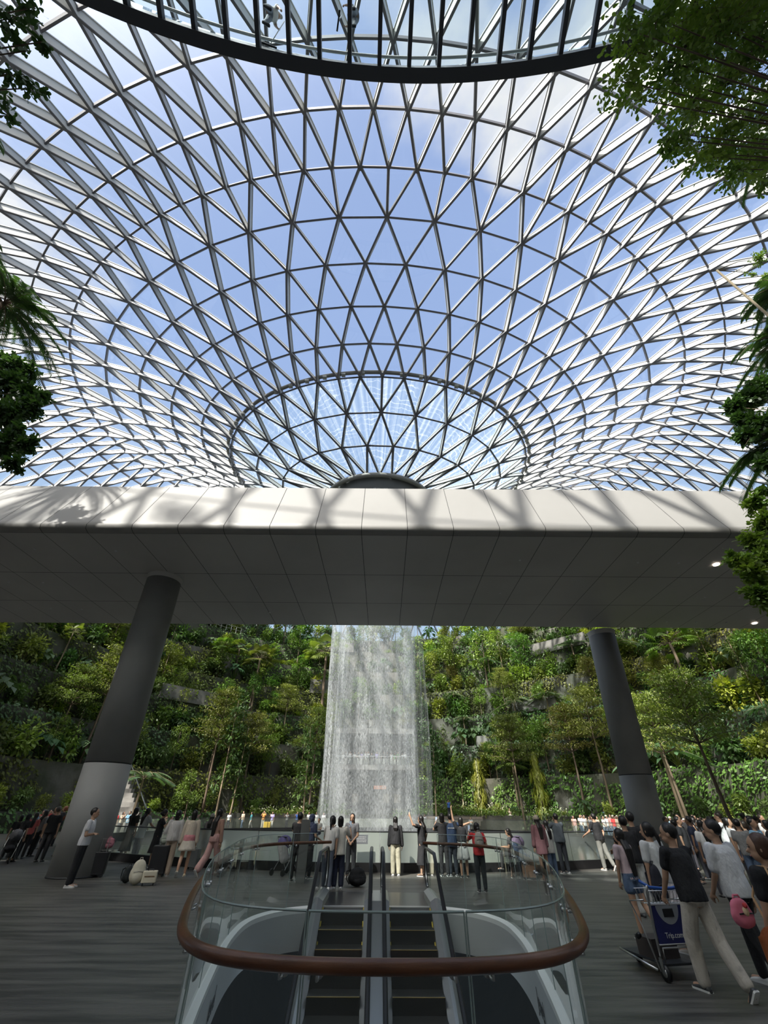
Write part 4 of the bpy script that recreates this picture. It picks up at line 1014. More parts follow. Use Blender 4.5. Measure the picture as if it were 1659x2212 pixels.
# ================================================================ tall plants close to the viewer, rooted outside the frame
def oleaf(mb, p, d, up, l, w):
    """small obovate leaf, round tip"""
    x = d.cross(up)
    if x.length < 1e-3: x = d.cross(Vector((1, 0, 0)))
    x.normalize(); u = x.cross(d); n = len(mb.v)
    for a, b, c in ((0, 0, 0), (.35, .28, .02), (.7, .5, .03), (.93, .3, 0), (1, 0, -.03), (.93, -.3, 0), (.7, -.5, .03), (.35, -.28, .02)): mb.v.append(tuple(p + d * l * a + x * w * b + u * l * c))
    mb.f.append(tuple(range(n, n + 8)))
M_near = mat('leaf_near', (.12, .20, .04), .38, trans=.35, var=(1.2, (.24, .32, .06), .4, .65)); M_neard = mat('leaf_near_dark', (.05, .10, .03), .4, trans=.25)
def overhang(name, cat, label, root, blobs, n, ls, m, limb=.06, seed=3, flat=1.0):
    r = random.Random(seed); e = empty(name, root, 0, label, cat); t = MB(); f = MB(); Rt = Vector(root)
    c0 = sum((b[0] for b in blobs), Vector()) / len(blobs); hub = Vector((Rt.x, Rt.y, c0.z - 1.5)) - Rt
    t.tube([Vector((0, 0, 0)), hub * .5 + Vector((.1, .05, 0)), hub], [limb * 2.4, limb * 2, limb * 1.5], 10)
    tot = sum(b[1] ** 2 for b in blobs)
    for c, rad in blobs:
        q = c - Rt; mid = hub.lerp(q, .55) + Vector((0, 0, .3)); t.tube([hub, mid, q], [limb, limb * .6, limb * .2], 6)
        k = int(n * rad * rad / tot)
        for _ in range(max(2, k // 26)):
            v = rv(r); e2 = q + v * rad * r.uniform(.5, 1.0) * Vector((1, 1, flat)).length / 1.73; t.tube([q, q.lerp(e2, .5) + Vector((0, 0, .05)), e2], [limb * .16, limb * .1, limb * .05], 4)
            for _ in range(26):
                s = r.random(); p = q.lerp(e2, s) + rv(r) * .17 * rad; d = (v + rv(r) * 1.1 + Vector((0, 0, -.3))).normalized(); oleaf(f, p, d, Vector((0, 0, 1)) + rv(r) * .7, ls * r.uniform(.7, 1.25), ls * r.uniform(.45, .62))
    t.build('branches', M_bark, e, True); f.build('leaves', m, e)
    return e
# upper right overhanging crown
bl = []
r5 = random.Random(5)
for px, py, z, rad in [(1345, 60, 9.5, .35), (1340, 175, 9.4, .30), (1370, 110, 9.8, .5), (1420, 40, 9.8, .7), (1430, 170, 9.8, .6), (1380, 215, 9.2, .3), (1480, 100, 10, .8), (1500, 230, 9.8, .65), (1470, 290, 9.2, .45), (1445, 300, 9.1, .22),
                       (1560, 60, 10.2, .9), (1570, 180, 10.4, .9), (1560, 290, 9.8, .7), (1620, 120, 10.6, 1.0), (1640, 250, 10.6, .9), (1630, 340, 10, .6), (1540, 340, 9.2, .35), (1510, 20, 10.4, .8), (1600, 20, 10.8, .9), (1590, 365, 9.5, .4), (1650, 400, 9.6, .4), (1520, 330, 9.6, .4), (1650, 30, 11, 1)]:
    bl.append((gp(px, py, z), rad * 1.05))
overhang('overhanging_tree', 'tree', 'leafy tree crown with small rounded leaves overhanging the top right corner', (9.5, 1.5, 0), bl, 10500, .08, M_near, .025, 5)
bl = [(gp(px, py, 9.5), rad) for px, py, rad in [(20, 40, .45), (75, 15, .3), (60, 110, .3), (20, 160, .3), (70, 190, .25), (15, 250, .25), (95, 90, .18), (50, 160, .3)]]
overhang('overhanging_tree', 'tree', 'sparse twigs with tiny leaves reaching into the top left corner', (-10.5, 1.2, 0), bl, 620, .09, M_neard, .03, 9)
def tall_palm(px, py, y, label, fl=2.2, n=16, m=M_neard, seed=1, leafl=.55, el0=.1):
    c = ap(px, py, y); r = random.Random(seed); e = empty('tall_palm', (c.x, c.y, 0), 0, label, 'palm'); t = MB(); f = MB()
    t.tube([(0, 0, 0), (.15, 0, c.z * .5), (0, 0, c.z)], [.17, .14, .11], 10)
    for k in range(n):
        a = k * 2.4 + r.uniform(-.2, .2); el = r.uniform(el0, 1.2); L0 = fl * r.uniform(.85, 1.1); d = Vector((math.cos(a), math.sin(a), 0)); sp = []
        for q in range(11):
            s = q / 10; sp.append(Vector((0, 0, c.z)) + d * (L0 * (s * math.cos(el) + s * s * .2)) + Vector((0, 0, L0 * (s * math.sin(el) - s * s * .95))))
        t.tube(sp, [.022 - .0018 * q for q in range(11)], 5); x = d.cross(Vector((0, 0, 1)))
        for q in range(54):
            s = .1 + .9 * q / 54; i = min(9, int(s * 10)); p = sp[i].lerp(sp[i + 1], s * 10 - i)
            for sd in (-1, 1): kite(f, p, (x * sd + (sp[i + 1] - sp[i]).normalized() * .8 + Vector((0, 0, -.45))).normalized(), Vector((0, 0, 1)) + rv(r) * .3, leafl * (1.1 - .7 * abs(s - .4)), .045)
    t.build('trunk', M_bark, e, True); f.build('fronds', m, e); return e
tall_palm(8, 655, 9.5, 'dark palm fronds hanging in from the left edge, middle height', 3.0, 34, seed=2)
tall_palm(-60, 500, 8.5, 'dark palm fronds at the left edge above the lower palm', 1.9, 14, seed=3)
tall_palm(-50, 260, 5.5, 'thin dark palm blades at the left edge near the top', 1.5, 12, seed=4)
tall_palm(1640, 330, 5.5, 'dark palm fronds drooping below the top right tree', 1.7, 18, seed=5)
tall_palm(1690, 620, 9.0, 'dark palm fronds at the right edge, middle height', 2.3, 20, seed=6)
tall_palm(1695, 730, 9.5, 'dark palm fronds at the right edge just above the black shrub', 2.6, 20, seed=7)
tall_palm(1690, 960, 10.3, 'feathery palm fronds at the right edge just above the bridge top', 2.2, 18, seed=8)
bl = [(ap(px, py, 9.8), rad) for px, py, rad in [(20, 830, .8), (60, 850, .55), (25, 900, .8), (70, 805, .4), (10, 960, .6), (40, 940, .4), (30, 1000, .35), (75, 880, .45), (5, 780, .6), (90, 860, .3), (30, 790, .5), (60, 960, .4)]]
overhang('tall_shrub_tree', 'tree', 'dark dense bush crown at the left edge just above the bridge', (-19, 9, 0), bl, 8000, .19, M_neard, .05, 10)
bl = [(ap(px, py, 10.2), rad) for px, py, rad in [(1620, 860, .6), (1585, 880, .4), (1650, 840, .7), (1640, 920, .7), (1610, 940, .4), (1655, 1000, .4), (1600, 905, .35)]]
overhang('tall_shrub_tree', 'tree', 'dark dense bush crown at the right edge above the bridge', (20, 9.5, 0), bl, 6500, .2, M_neard, .05, 11)
bl = [(ap(px, py, 10.8), rad) for px, py, rad in [(1630, 1090, .4), (1650, 1130, .55), (1630, 1170, .5), (1655, 1210, .5), (1600, 1215, .4), (1630, 1240, .5), (1655, 1290, .5), (1585, 1200, .22), (1650, 1060, .3), (1625, 1280, .3)]]
overhang('tall_shrub_tree', 'tree', 'bright green leafy bush at the right edge in front of the bridge', (19, 10.6, 0), bl, 5200, .17, M_near, .05, 12)
bl = [(ap(px, py, 9.0), rad) for px, py, rad in [(1640, 560, .5), (1655, 600, .5), (1625, 590, .3)]]
overhang('tall_shrub_tree', 'tree', 'light twiggy crown at the right edge between the palms', (17, 8.5, 0), bl, 900, .12, M_near, .03, 13)
# trees standing on the terrace behind the photographer (they throw the broken shade on the plaza)
for k in range(13):
    x = -36 + k * 5.6 + R0.uniform(-1, 1)
    parts = P('round', k % 3); e = empty('roof_terrace_tree', (x, -9.6, 33.0 if x > -22 else 38.9), R0.uniform(0, 6), 'bushy tree on the high terrace behind the viewer', 'tree', 'bushy trees on the high terrace behind the viewer'); sc_ = R0.uniform(.3, .62) if x > -22 else R0.uniform(.3, .5); e.scale = (sc_ * 1.5, sc_, sc_)
    for n, me, m in parts: ob(n, me, e)
# ================================================================ people
def cmat(c, kind='cloth'):
    n = '%s_%02d%02d%02d' % (kind, int(c[0] * 99), int(c[1] * 99), int(c[2] * 99))
    if kind == 'hair': return mat(n, c, .45, bump=(40, .4, .01), stretch=(1, 1, .12))
    if kind == 'skin': return mat(n, c, .5)
    if kind == 'shoe': return mat(n, c, .5)
    return mat(n, c, .85, bump=(6, 1.0, .07), stretch=(1, 1, .55))
SK = (.48, .29, .19); SK2 = (.38, .22, .14); SKD = (.25, .14, .09)
def nrm(v): return Vector(v).normalized()
DOWN = (0, 0, -1)
ARM = {'down': [(.16, .02, -1), (.05, .14, -1)], 'phone': [(.22, .62, -.75), (-.35, .55, .95)], 'camera': [(.3, .75, -.45), (-.45, .6, .9)], 'fold': [(.12, .15, -1), (-.95, .62, .12)],
       'up': [(.35, .45, .9), (.1, .3, 1)], 'reach': [(.12, .55, -.85), (.02, .6, -.75)], 'rail': [(.25, .6, -.85), (.05, .95, -.3)], 'hipback': [(.35, -.15, -1), (-.55, .1, -.8)], 'wide': [(.95, .25, -.05), (.95, .3, .3)],
       'skyup': [(.15, .2, 1), (0, .1, 1)], 'carry': [(.15, .1, -1), (-.05, .9, -.35)], 'clasp': [(.12, .05, -1), (-.6, .65, -.55)], 'selfie': [(.35, .75, .25), (.1, .65, .8)], 'lap': [(.1, .25, -1), (-.35, .95, .05)], 'head': [(.9, .2, .3), (-.5, .15, .9)]}
LEG = {'stand': [(.035, .0, -1), (.01, -.02, -1)], 'fwd': [(.03, .38, -1), (.01, .05, -1)], 'back': [(.03, -.22, -1), (.01, -.55, -1)], 'bent': [(.04, .3, -1), (.02, -.35, -1)], 'sit': [(.12, 1, -.05), (.02, .08, -1)], 'wide': [(.14, .02, -1), (.08, -.02, -1)],
       'backs': [(.03, -.3, -1), (.01, -.75, -.85)], 'cross': [(.8, .75, -.05), (-.9, .1, -.25)]}
def hand(mb, w, d, n, s, curl, side, fr):
    """palm, four unequal bent fingers and a thumb leaving the side of the palm"""
    d = d.normalized(); x = d.cross(n).normalized() * side; n = x.cross(d).normalized() * side
    pc = w + d * .045 * s; M = Matrix((x, d, n)).transposed(); mb.ell(pc, (.038 * s, .050 * s, .015 * s), 12, 8, M)
    for i, L in enumerate((.072, .082, .077, .060)):
        b = w + d * .085 * s + x * (-.028 + .0187 * i) * s; a = curl; p = b
        for j, fl in enumerate((.45, .32, .23)):
            dd = (d * math.cos(a) + n * math.sin(a)).normalized(); q = p + dd * L * fl * s; mb.cone(p, fr * s * (1 - .08 * j), q, fr * s * (.93 - .08 * j), 8); p = q; a += curl
    b = w + d * .03 * s - x * .034 * s; t = (d * .7 - x * .75 + n * .25).normalized(); q = b + t * .036 * s; mb.cone(b, fr * 1.15 * s, q, fr * 1.05 * s, 8); mb.cone(q, fr * 1.05 * s, q + (d * .95 - x * .15 + n * .3).normalized() * .03 * s, fr * .9 * s, 8)
def skeleton(p):
    H = p['H']; w = p.get('w', 1.0); J = {}
    T = nrm((p.get('side', 0), p.get('lean', 0.02), 1)); hip = Vector((0, 0, .53 * H)); X = Vector((1, 0, 0)); X = (X - T * X.dot(T)).normalized(); Yv = T.cross(X)
    J['T'] = T; J['X'] = X; J['Y'] = Yv; J['hip'] = hip
    J['neck'] = hip + T * .30 * H
    hy = math.radians(p.get('hyaw', 0)); hpi = math.radians(p.get('hpitch', 0)); HM = Matrix.Rotation(hy, 3, 'Z') @ Matrix.Rotation(hpi, 3, 'X'); J['HM'] = HM
    J['head'] = J['neck'] + T * .035 * H + HM @ Vector((0, .008, .055)) * H
    for s, nm in ((-1, 'L'), (1, 'R')):
        sh = hip + T * .275 * H + X * s * .108 * H * w; J['sh' + nm] = sh
        a = p.get('arm' + nm, 'down'); a = ARM[a] if isinstance(a, str) else a
        u = X * a[0][0] * s + Yv * a[0][1] + T * a[0][2]; f = X * a[1][0] * s + Yv * a[1][1] + T * a[1][2]
        J['el' + nm] = sh + u.normalized() * .172 * H; J['wr' + nm] = J['el' + nm] + f.normalized() * .148 * H; J['fd' + nm] = f.normalized()
        l = p.get('leg' + nm, 'stand'); l = LEG[l] if isinstance(l, str) else l
        hj = hip + Vector((s * .05 * H * w, 0, -.01 * H)); J['hj' + nm] = hj
        J['kn' + nm] = hj + nrm((l[0][0] * s, l[0][1], l[0][2])) * .243 * H; J['an' + nm] = J['kn' + nm] + nrm((l[1][0] * s, l[1][1], l[1][2])) * .24 * H
        J['pitch' + nm] = .9 if isinstance(p.get('leg' + nm), str) and p.get('leg' + nm, '') in ('back', 'backs') else 0
    mz = min(J['anL'].z, J['anR'].z) - .042 * H
    if p.get('seat') is None: dz = -mz
    else: dz = p['seat'] - (hip.z - .075 * H)
    for k, v in J.items():
        if k in ('hip', 'neck', 'head') or k[:2] in ('sh', 'el', 'wr', 'hj', 'kn', 'an'): v.z += dz
    return J
def trunk_rings(J, H, w, spec, n=20):
    T, X, Y = J['T'], J['X'], J['Y']; out = []
    for t, rx, ry, oy in spec:
        c = J['hip'] + T * t * H + Y * oy * H; out.append([c + X * math.cos(2 * PI * k / n) * rx * H * w + Y * math.sin(2 * PI * k / n) * ry * H for k in range(n)])
    return out
def foot_dir(J, nm):
    d = Vector((0, 1, 0)); return Vector((0, .62, -.78)) if J['pitch' + nm] else d
def make_person(name, p, vox, detail):
    """returns list of (part, mesh, material) ; body is one continuous skin"""
    H = p['H']; K = H * 1.09; w = p.get('w', .94 if p.get('f') else 1.0); J = skeleton(p); parts = []; HM = J['HM']; hc = J['head']; fr = max(.0085, vox * .95)
    b = MB(); b.loft(trunk_rings(J, H, w, [(-.06, .05, .05, 0), (-.03, .088, .064, 0), (.03, .09, .068, 0), (.10, .073, .056, .004), (.18, .088, .062, .004), (.245, .094, .058, 0), (.28, .075, .045, 0), (.30, .034, .034, 0)]))
    b.cone(J['neck'] - J['T'] * .03 * H, .034 * H, hc - HM @ Vector((0, .01, .03)) * H, .030 * H, 14)
    b.ell(hc + HM @ Vector((0, -.006, .012)) * K, (.045 * K, .056 * K, .056 * K), 20, 12, HM)          # skull
    b.ell(hc + HM @ Vector((0, .014, -.028)) * K, (.034 * K, .036 * K, .036 * K), 16, 10, HM)            # jaw
    b.cone(hc + HM @ Vector((0, .046, .002)) * K, .006 * K, hc + HM @ Vector((0, .060, -.014)) * K, .0085 * K, 8)   # nose
    for s in (-1, 1): b.ell(hc + HM @ Vector((s * .046, -.004, -.006)) * K, (.006 * K, .011 * K, .017 * K), 8, 6, HM)
    b.ell(hc + HM @ Vector((0, .043, -.034)) * K, (.014 * K, .010 * K, .007 * K), 8, 6, HM)
    for nm, s in (('L', -1), ('R', 1)):
        b.cone(J['hip'] + J['T'] * .262 * H + J['X'] * s * .05 * H, .036 * H, J['sh' + nm], .031 * H); b.cone(J['sh' + nm], .031 * H, J['el' + nm], .023 * H); b.cone(J['el' + nm], .023 * H, J['wr' + nm], .0155 * H)
        fd = J['fd' + nm]; n = Vector((-s, .2, 0)) if abs(fd.z) > .6 else Vector((0, 0, -1)); n = (n - fd * n.dot(fd)).normalized()
        hand(b, J['wr' + nm], fd, n, H / 1.68, p.get('curl', .35), s, fr)
        b.cone(J['hj' + nm], .052 * H, J['kn' + nm], .034 * H); m = J['kn' + nm].lerp(J['an' + nm], .3) + Vector((0, -.008 * H, 0)); b.cone(J['kn' + nm], .033 * H, m, .034 * H); b.cone(m, .034 * H, J['an' + nm], .021 * H)
        f = foot_dir(J, nm); b.cone(J['an' + nm] + Vector((0, -.012 * H, -.018 * H)), .022 * H, J['an' + nm] + f * .09 * H + Vector((0, 0, -.024 * H)), .016 * H)
    parts.append(('body', remesh(b, vox, 2, name + '_body'), cmat(p.get('skin', SK), 'skin')))
    if detail:
        for s in (-1, 1): parts.append(('eye', MB().ell(hc + HM @ Vector((s * .018, .047, .006)) * K, (.0062 * K, .004 * K, .0042 * K), 8, 6, HM).mesh('eye', True), cmat((.03, .02, .02), 'skin')))
        parts.append(('lips', MB().ell(hc + HM @ Vector((0, .0515, -.034)) * K, (.012 * K, .004 * K, .0045 * K), 10, 6, HM).mesh('lips', True), cmat((.42, .14, .12), 'skin')))
        for s in (-1, 1): parts.append(('eyebrow', MB().ell(hc + HM @ Vector((s * .019, .0485, .017)) * K, (.010 * K, .003 * K, .0022 * K), 8, 5, HM).mesh('eyebrow', True), cmat((.03, .02, .015), 'skin')))
    # hair
    st = p.get('hair', 'short'); hcol = p.get('haircol', (.012, .010, .009)); h = MB(); q = lambda x, y, z: hc + HM @ Vector((x, y, z)) * K
    if st in ('cap', 'hijab'):
        hm = cmat(hcol, 'cloth'); h.ell(q(0, -.008, .022), (.052 * K, .063 * K, .052 * K), 18, 10, HM)
        if st == 'cap': h.ell(q(0, .05, .03), (.04 * K, .045 * K, .007 * K), 14, 6, HM)
        else: h.ell(q(0, -.018, -.01), (.054 * K, .056 * K, .065 * K), 16, 10, HM); h.cone(q(0, -.012, -.05), .045 * K, J['hip'] + J['T'] * .25 * K, .075 * K)
        parts.append(('cap' if st == 'cap' else 'headscarf', remesh(h, vox * 1.1, 2, name + '_hat'), hm))
        h = MB(); st = 'long' if st == 'cap' and p.get('f') else None
    if st:
        if p.get('hair') != 'cap': h.ell(q(0, -.017, .020), (.0505 * K, .058 * K, .056 * K), 18, 10, HM)
        if st == 'short': h.ell(q(0, -.032, .004), (.043 * K, .034 * K, .036 * K), 14, 8, HM)
        else: h.ell(q(0, -.030, -.008), (.046 * K, .040 * K, .046 * K), 14, 8, HM)
        if st in ('bob', 'long', 'pony', 'bun'): 
            for s in (-1, 1): h.ell(q(s * .037, -.008, -.004), (.014 * K, .030 * K, .045 * K), 10, 8, HM)
        if st == 'bob': h.ell(q(0, -.026, -.045), (.048 * K, .036 * K, .04 * K), 14, 8, HM)
        if st == 'long':
            a = q(0, -.035, -.03); c = J['hip'] + J['T'] * .24 * K - J['Y'] * .078 * K; d = J['hip'] + J['T'] * p.get('hairto', .12) * K - J['Y'] * .082 * K
            for s in (-1, 0, 1): h.cone(a + J['X'] * s * .022 * H, .026 * H, c + J['X'] * s * .03 * H, .026 * H, 10); h.cone(c + J['X'] * s * .03 * H, .026 * H, d + J['X'] * s * .022 * H, .012 * H, 10)
        if st == 'pony': a = q(0, -.065, .02); c = q(0, -.085, -.045); h.ell(a, .02 * K, 10, 6); h.cone(a, .018 * K, c, .020 * K, 10); h.cone(c, .020 * K, c + Vector((0, -.005, -.07)) * K, .008 * K, 10)
        if st == 'bun': h.ell(q(0, -.07, -.02), (.028 * K, .024 * K, .026 * K), 12, 8)
        parts.append(('hair', remesh(h, max(.009, vox), 1, name + '_hair'), cmat(hcol if p.get('hair') != 'cap' else (.02, .014, .011), 'hair')))
    # top
    sl = p.get('sleeve', .55); fit = p.get('fit', 1.0); hem = p.get('hem', -.03); k = .012 * fit
    t = MB(); dress = p.get('dress')
    sp = [(hem, .096 + k, .072 + k, 0), (hem + .06 if hem < -.02 else .04, .096 + k, .074 + k, 0), (.10, .085 + k * 1.3, .064 + k * 1.2, .003), (.18, .094 + k, .069 + k, .003), (.245, .099 + k * .8, .064 + k * .8, 0), (.28, .082 + k * .5, .052 + k * .5, 0), (.297, .048, .046, 0)]
    t.loft(trunk_rings(J, H, w, sp))
    for nm, s in (('L', -1), ('R', 1)):
        a, e_, wr = J['sh' + nm], J['el' + nm], J['wr' + nm]; t.cone(J['hip'] + J['T'] * .252 * H + J['X'] * s * .045 * H, .050 * H, a + J['X'] * s * -.004 * H, .039 * H)
        if sl > 0:
            rr = .036 + .0035 * fit
            if sl <= 1: t.cone(a, rr * H, a.lerp(e_, sl), (rr * .95) * H)
            else: t.cone(a, rr * H, e_, rr * .85 * H); t.cone(e_, rr * .85 * H, e_.lerp(wr, sl - 1), (.027 + .006 * fit) * H)
    tm = cmat(p.get('top', (.5, .5, .5)))
    if dress is None: parts.append((p.get('topname', 'shirt'), remesh(t, vox * 1.15, 9 if vox < .015 else 4, name + '_top'), tm))
    # lower
    lo = p.get('lower', 'trousers'); lf = p.get('lfit', 1.0); l = MB(); kk = .010 * lf
    if lo in ('trousers', 'shorts'):
        l.loft(trunk_rings(J, H, w, [(-.055, .075, .06, 0), (-.03, .095 + kk, .071 + kk, 0), (.03, .096 + kk, .074 + kk, 0), (.085, .080 + kk, .062 + kk, 0)]))
        for nm in 'LR':
            a, kn, an = J['hj' + nm], J['kn' + nm], J['an' + nm]
            if lo == 'shorts': l.cone(a, .060 * H, a.lerp(kn, p.get('llen', .42)), (.055 + kk) * H)
            else:
                wl = p.get('leghem', .030); l.cone(a, .059 * H, kn, (.038 + kk) * H); l.cone(kn, (.038 + kk) * H, an.lerp(kn, .06 if J['pitch' + nm] == 0 else .12), (wl + kk * .6) * H)
        parts.append((lo, remesh(l, vox * 1.15, 2, name + '_low'), cmat(p.get('low', (.05, .05, .06)))))
    else:
        ln = p.get('llen', .8); kz = (J['knL'] + J['knR']) / 2; az = (J['anL'] + J['anR']) / 2; rings = []; n = 22
        for q_ in range(7):
            u = q_ / 6; tt = u * ln; c = (J['hip'] + J['T'] * .06 * H).lerp(kz, min(1, tt * 2)) if tt < .5 else kz.lerp(az, (tt - .5) * 2); rx = (.088 + .055 * u * p.get('flare', 1)) * H; ry = (.070 + .05 * u * p.get('flare', 1)) * H
            rings.append([c + Vector((math.cos(2 * PI * k_ / n) * rx * (1 + .04 * math.sin(7 * 2 * PI * k_ / n) * u), math.sin(2 * PI * k_ / n) * ry * (1 + .04 * math.cos(5 * 2 * PI * k_ / n) * u), 0)) for k_ in range(n)])
        l.loft(rings)
        if dress: l.v, l.f = l.v, l.f; t.loft(rings); parts.append(('dress', remesh(t, vox * 1.15, 2, name + '_dress'), tm))
        else: parts.append(('skirt', l.mesh(name + '_skirt', True), cmat(p.get('low', (.05, .05, .06)))))
    # shoes
    for nm in 'LR':
        f = foot_dir(J, nm); an = J['an' + nm]; x = f.cross(Vector((0, 0, 1))).normalized(); u = x.cross(f); s_ = MB(); r_ = []; so_ = MB(); r2 = []
        base = an - u * .042 * H if J['pitch' + nm] == 0 else an - u * .040 * H
        for q_, wd, ht in ((-.040, .016, .022), (-.030, .023, .040), (.0, .023, .046), (.035, .024, .036), (.07, .028, .028), (.098, .026, .020), (.112, .014, .011)):
            c = base + f * q_ * H; r_.append([c + x * math.cos(a) * wd * H + u * (.5 + .5 * math.sin(a)) * ht * H for a in [2 * PI * k_ / 12 for k_ in range(12)]])
            r2.append([c + x * sx * (wd + .002) * H + u * sz * H for sx, sz in ((-1, -.001), (1, -.001), (1, .011), (-1, .011))])
        s_.loft(r_); parts.append(('shoe', s_.mesh('shoe', True), cmat(p.get('shoe', (.05, .05, .05)), 'shoe')))
        if detail: so_.loft(r2); parts.append(('shoe_sole', so_.mesh('shoe_sole'), cmat(p.get('sole', (.7, .7, .68)), 'shoe')))
    for ex in p.get('extra', []): parts.append(ex(J, H, vox))
    p['_J'] = J
    return parts
def place_person(parts, loc, yaw, label, group=None, scale=1.0):
    e = empty('person', loc, math.radians(yaw), label, 'person', group); e.scale = (scale,) * 3; sh = None
    for n, me, m in parts:
        par = e
        if n == 'shoe_sole': par = sh
        o = ob(n, me, par, m)
        if n == 'shoe': sh = o
    return e
def gfoot(px, py): p = gp(px, py, 0.0); p.z = 0; return p
def person(fx, fy, hx, hy, yaw, label, vox=.0125, detail=False, base=None, **p):
    """stand a person with feet at photo pixel (fx, fy) and head top at (hx, hy)"""
    loc = base if base is not None else gfoot(fx, fy)
    if 'H' not in p:
        z = ap(hx, hy, loc.y).z; p['H'] = max(1.42, min(1.86, (z - loc.z) * 1.0))
    parts = make_person('person', p, vox, detail); e = place_person(parts, loc, yaw, label); e['_h'] = p['H']; del e['_h']
    return e, p['_J'], loc
def to_world(e, v): return e.location + Matrix.Rotation(e.rotation_euler.z, 3, 'Z') @ v * e.scale.x
M_phone = mat('phone_black', (.015, .015, .017), .2); M_screen = mat('phone_screen', (.4, .5, .6), .3, emis=((.5, .6, .7), .35))
def phone(e, J, nm, label, tilt=0.0):
    p = to_world(e, J['wr' + nm] + J['fd' + nm] * .10); o = empty('phone', p, e.rotation_euler.z, label, 'phone')
    M = Matrix.Rotation(tilt, 3, 'Y'); MB().box((0, .02, .03), (.038, .005, .078), M).build('case', M_phone, o); MB().box((0, .0135, .03), (.034, .001, .07), M).build('screen', M_screen, o); return o
# bags and cases
def suitcase(loc, yaw, w, d, h, col, label, handle=True, group=None):
    e = empty('suitcase', loc, math.radians(yaw), label, 'suitcase', group); m = mat('case_%d%d%d' % tuple(int(c * 99) for c in col), col, .4); r = min(w, d) * .22
    def rr(z, s): return [Vector((sx * (w / 2 - r) * s + math.cos(a) * r * s, sy * (d / 2 - r * .8) * s + math.sin(a) * r * .8 * s, z)) for sx, sy, a0 in ((1, 1, 0), (-1, 1, PI / 2), (-1, -1, PI), (1, -1, 3 * PI / 2)) for a in [a0 + PI / 2 * k / 4 for k in range(5)]]
    rings = [rr(.06, .93), rr(.075, 1)]
    for k in range(12): z = .08 + (h - .16) * k / 11; rings.append(rr(z, 1.0 if k % 2 else .985))
    rings += [rr(h - .06, 1), rr(h - .045, .93)]; MB().loft(rings).build('shell', m, e, True)
    for x in (-1, 1):
        for y in (-1, 1): MB().tube([(x * (w / 2 - .05) - .012, y * (d / 2 - .04), .03), (x * (w / 2 - .05) + .012, y * (d / 2 - .04), .03)], .03, 12).build('wheel', M_black, e)
    if handle:
        z0 = h - .05; MB().tube([(-.1, -d / 3, z0), (-.1, -d / 3, z0 + .34), (.1, -d / 3, z0 + .34), (.1, -d / 3, z0)], .011, 6).build('trolley_handle', M_steel, e)
    MB().tube([(-.07, 0, h - .05), (-.06, 0, h - .015), (.06, 0, h - .015), (.07, 0, h - .05)], .012, 6).build('grip', M_black, e); return e
def soft_bag(loc, yaw, w, d, h, col, label, name='backpack', cat='bag', straps=True):
    e = empty(name, loc, math.radians(yaw), label, cat); m = mat('bagcloth_%d%d%d' % tuple(int(c * 99) for c in col), col, .8, bump=(9, .6, .02)); b = MB()
    b.ell((0, 0, h * .42), (w / 2, d / 2, h * .42), 16, 10); b.ell((0, 0, h * .66), (w * .42, d * .42, h * .34), 14, 8); b.ell((0, -d * .32, h * .3), (w * .36, d * .3, h * .24), 14, 8)
    o = ob('bag_body', remesh(b, .014, 3, 'bag'), e, m); MB().tube([(-.04, 0, h * .97), (-.03, 0, h * 1.06), (.03, 0, h * 1.06), (.04, 0, h * .97)], .009, 6).build('loop', m, e)
    MB().tube([(-w * .3, -d * .45, h * .5), (0, -d * .56, h * .53), (w * .3, -d * .45, h * .5)], .006, 5).build('zip', M_black, e)
    if straps:
        for s in (-1, 1): MB().tube([(s * w * .25, d * .3, h * .85), (s * w * .3, d * .75, h * .75), (s * w * .32, d * .7, h * .35), (s * w * .3, d * .35, h * .12)], .016, 6).build('strap', m, e)
    return e
def worn_bag(e, J, H, col, label, w=.27, h=.38):
    p = to_world(e, J['hip'] + J['T'] * .075 * H - J['Y'] * .12 * H); b = soft_bag(p, math.degrees(e.rotation_euler.z), w, .16, h, col, label, straps=False); m = b.children[0].material_slots[0].material
    for s in (-1, 1):
        pts = [J['hip'] + J['T'] * .24 * H + J['X'] * s * .05 * H - J['Y'] * .075 * H, J['hip'] + J['T'] * .298 * H + J['X'] * s * .06 * H, J['hip'] + J['T'] * .23 * H + J['X'] * s * .075 * H + J['Y'] * .078 * H, J['hip'] + J['T'] * .13 * H + J['X'] * s * .1 * H]
        org = J['hip'] + J['T'] * .075 * H - J['Y'] * .12 * H; MB().tube([q - org for q in pts], .014, 6).build('strap', m, b)
    return b
def shoulder_bag(e, J, H, col, label, side=1, strapcol=(.03, .03, .03), z=-.04, cross=False, size=(.26, .1, .2)):
    org = J['hip'] + J['T'] * z * H + J['X'] * side * .135 * H + J['Y'] * .02; p = to_world(e, org); o = empty('handbag', p, e.rotation_euler.z, label, 'bag')
    b = MB(); b.ell((0, 0, 0), (size[1] / 2, size[0] / 2, size[2] / 2), 14, 10); b.box((0, 0, -size[2] * .1), (size[1] * .4, size[0] * .42, size[2] * .33)); ob('bag_body', remesh(b, .012, 2, 'bag'), o, cmat(col))
    sx = -side if cross else side; a = J['hip'] + J['T'] * .305 * H + J['X'] * sx * .062 * H; ft = J['hip'] + J['T'] * .16 * H + J['X'] * (0 if cross else side * .11 * H) + J['Y'] * .095 * H; bk = ft - J['Y'] * .185 * H
    MB().tube([q - org for q in (org + Vector((0, .05, size[2] * .4)), ft, a + J['Y'] * .03 * H, a - J['Y'] * .03 * H, bk, org + Vector((0, -.05, size[2] * .4)))], .011, 6).build('strap', cmat(strapcol), o); return o
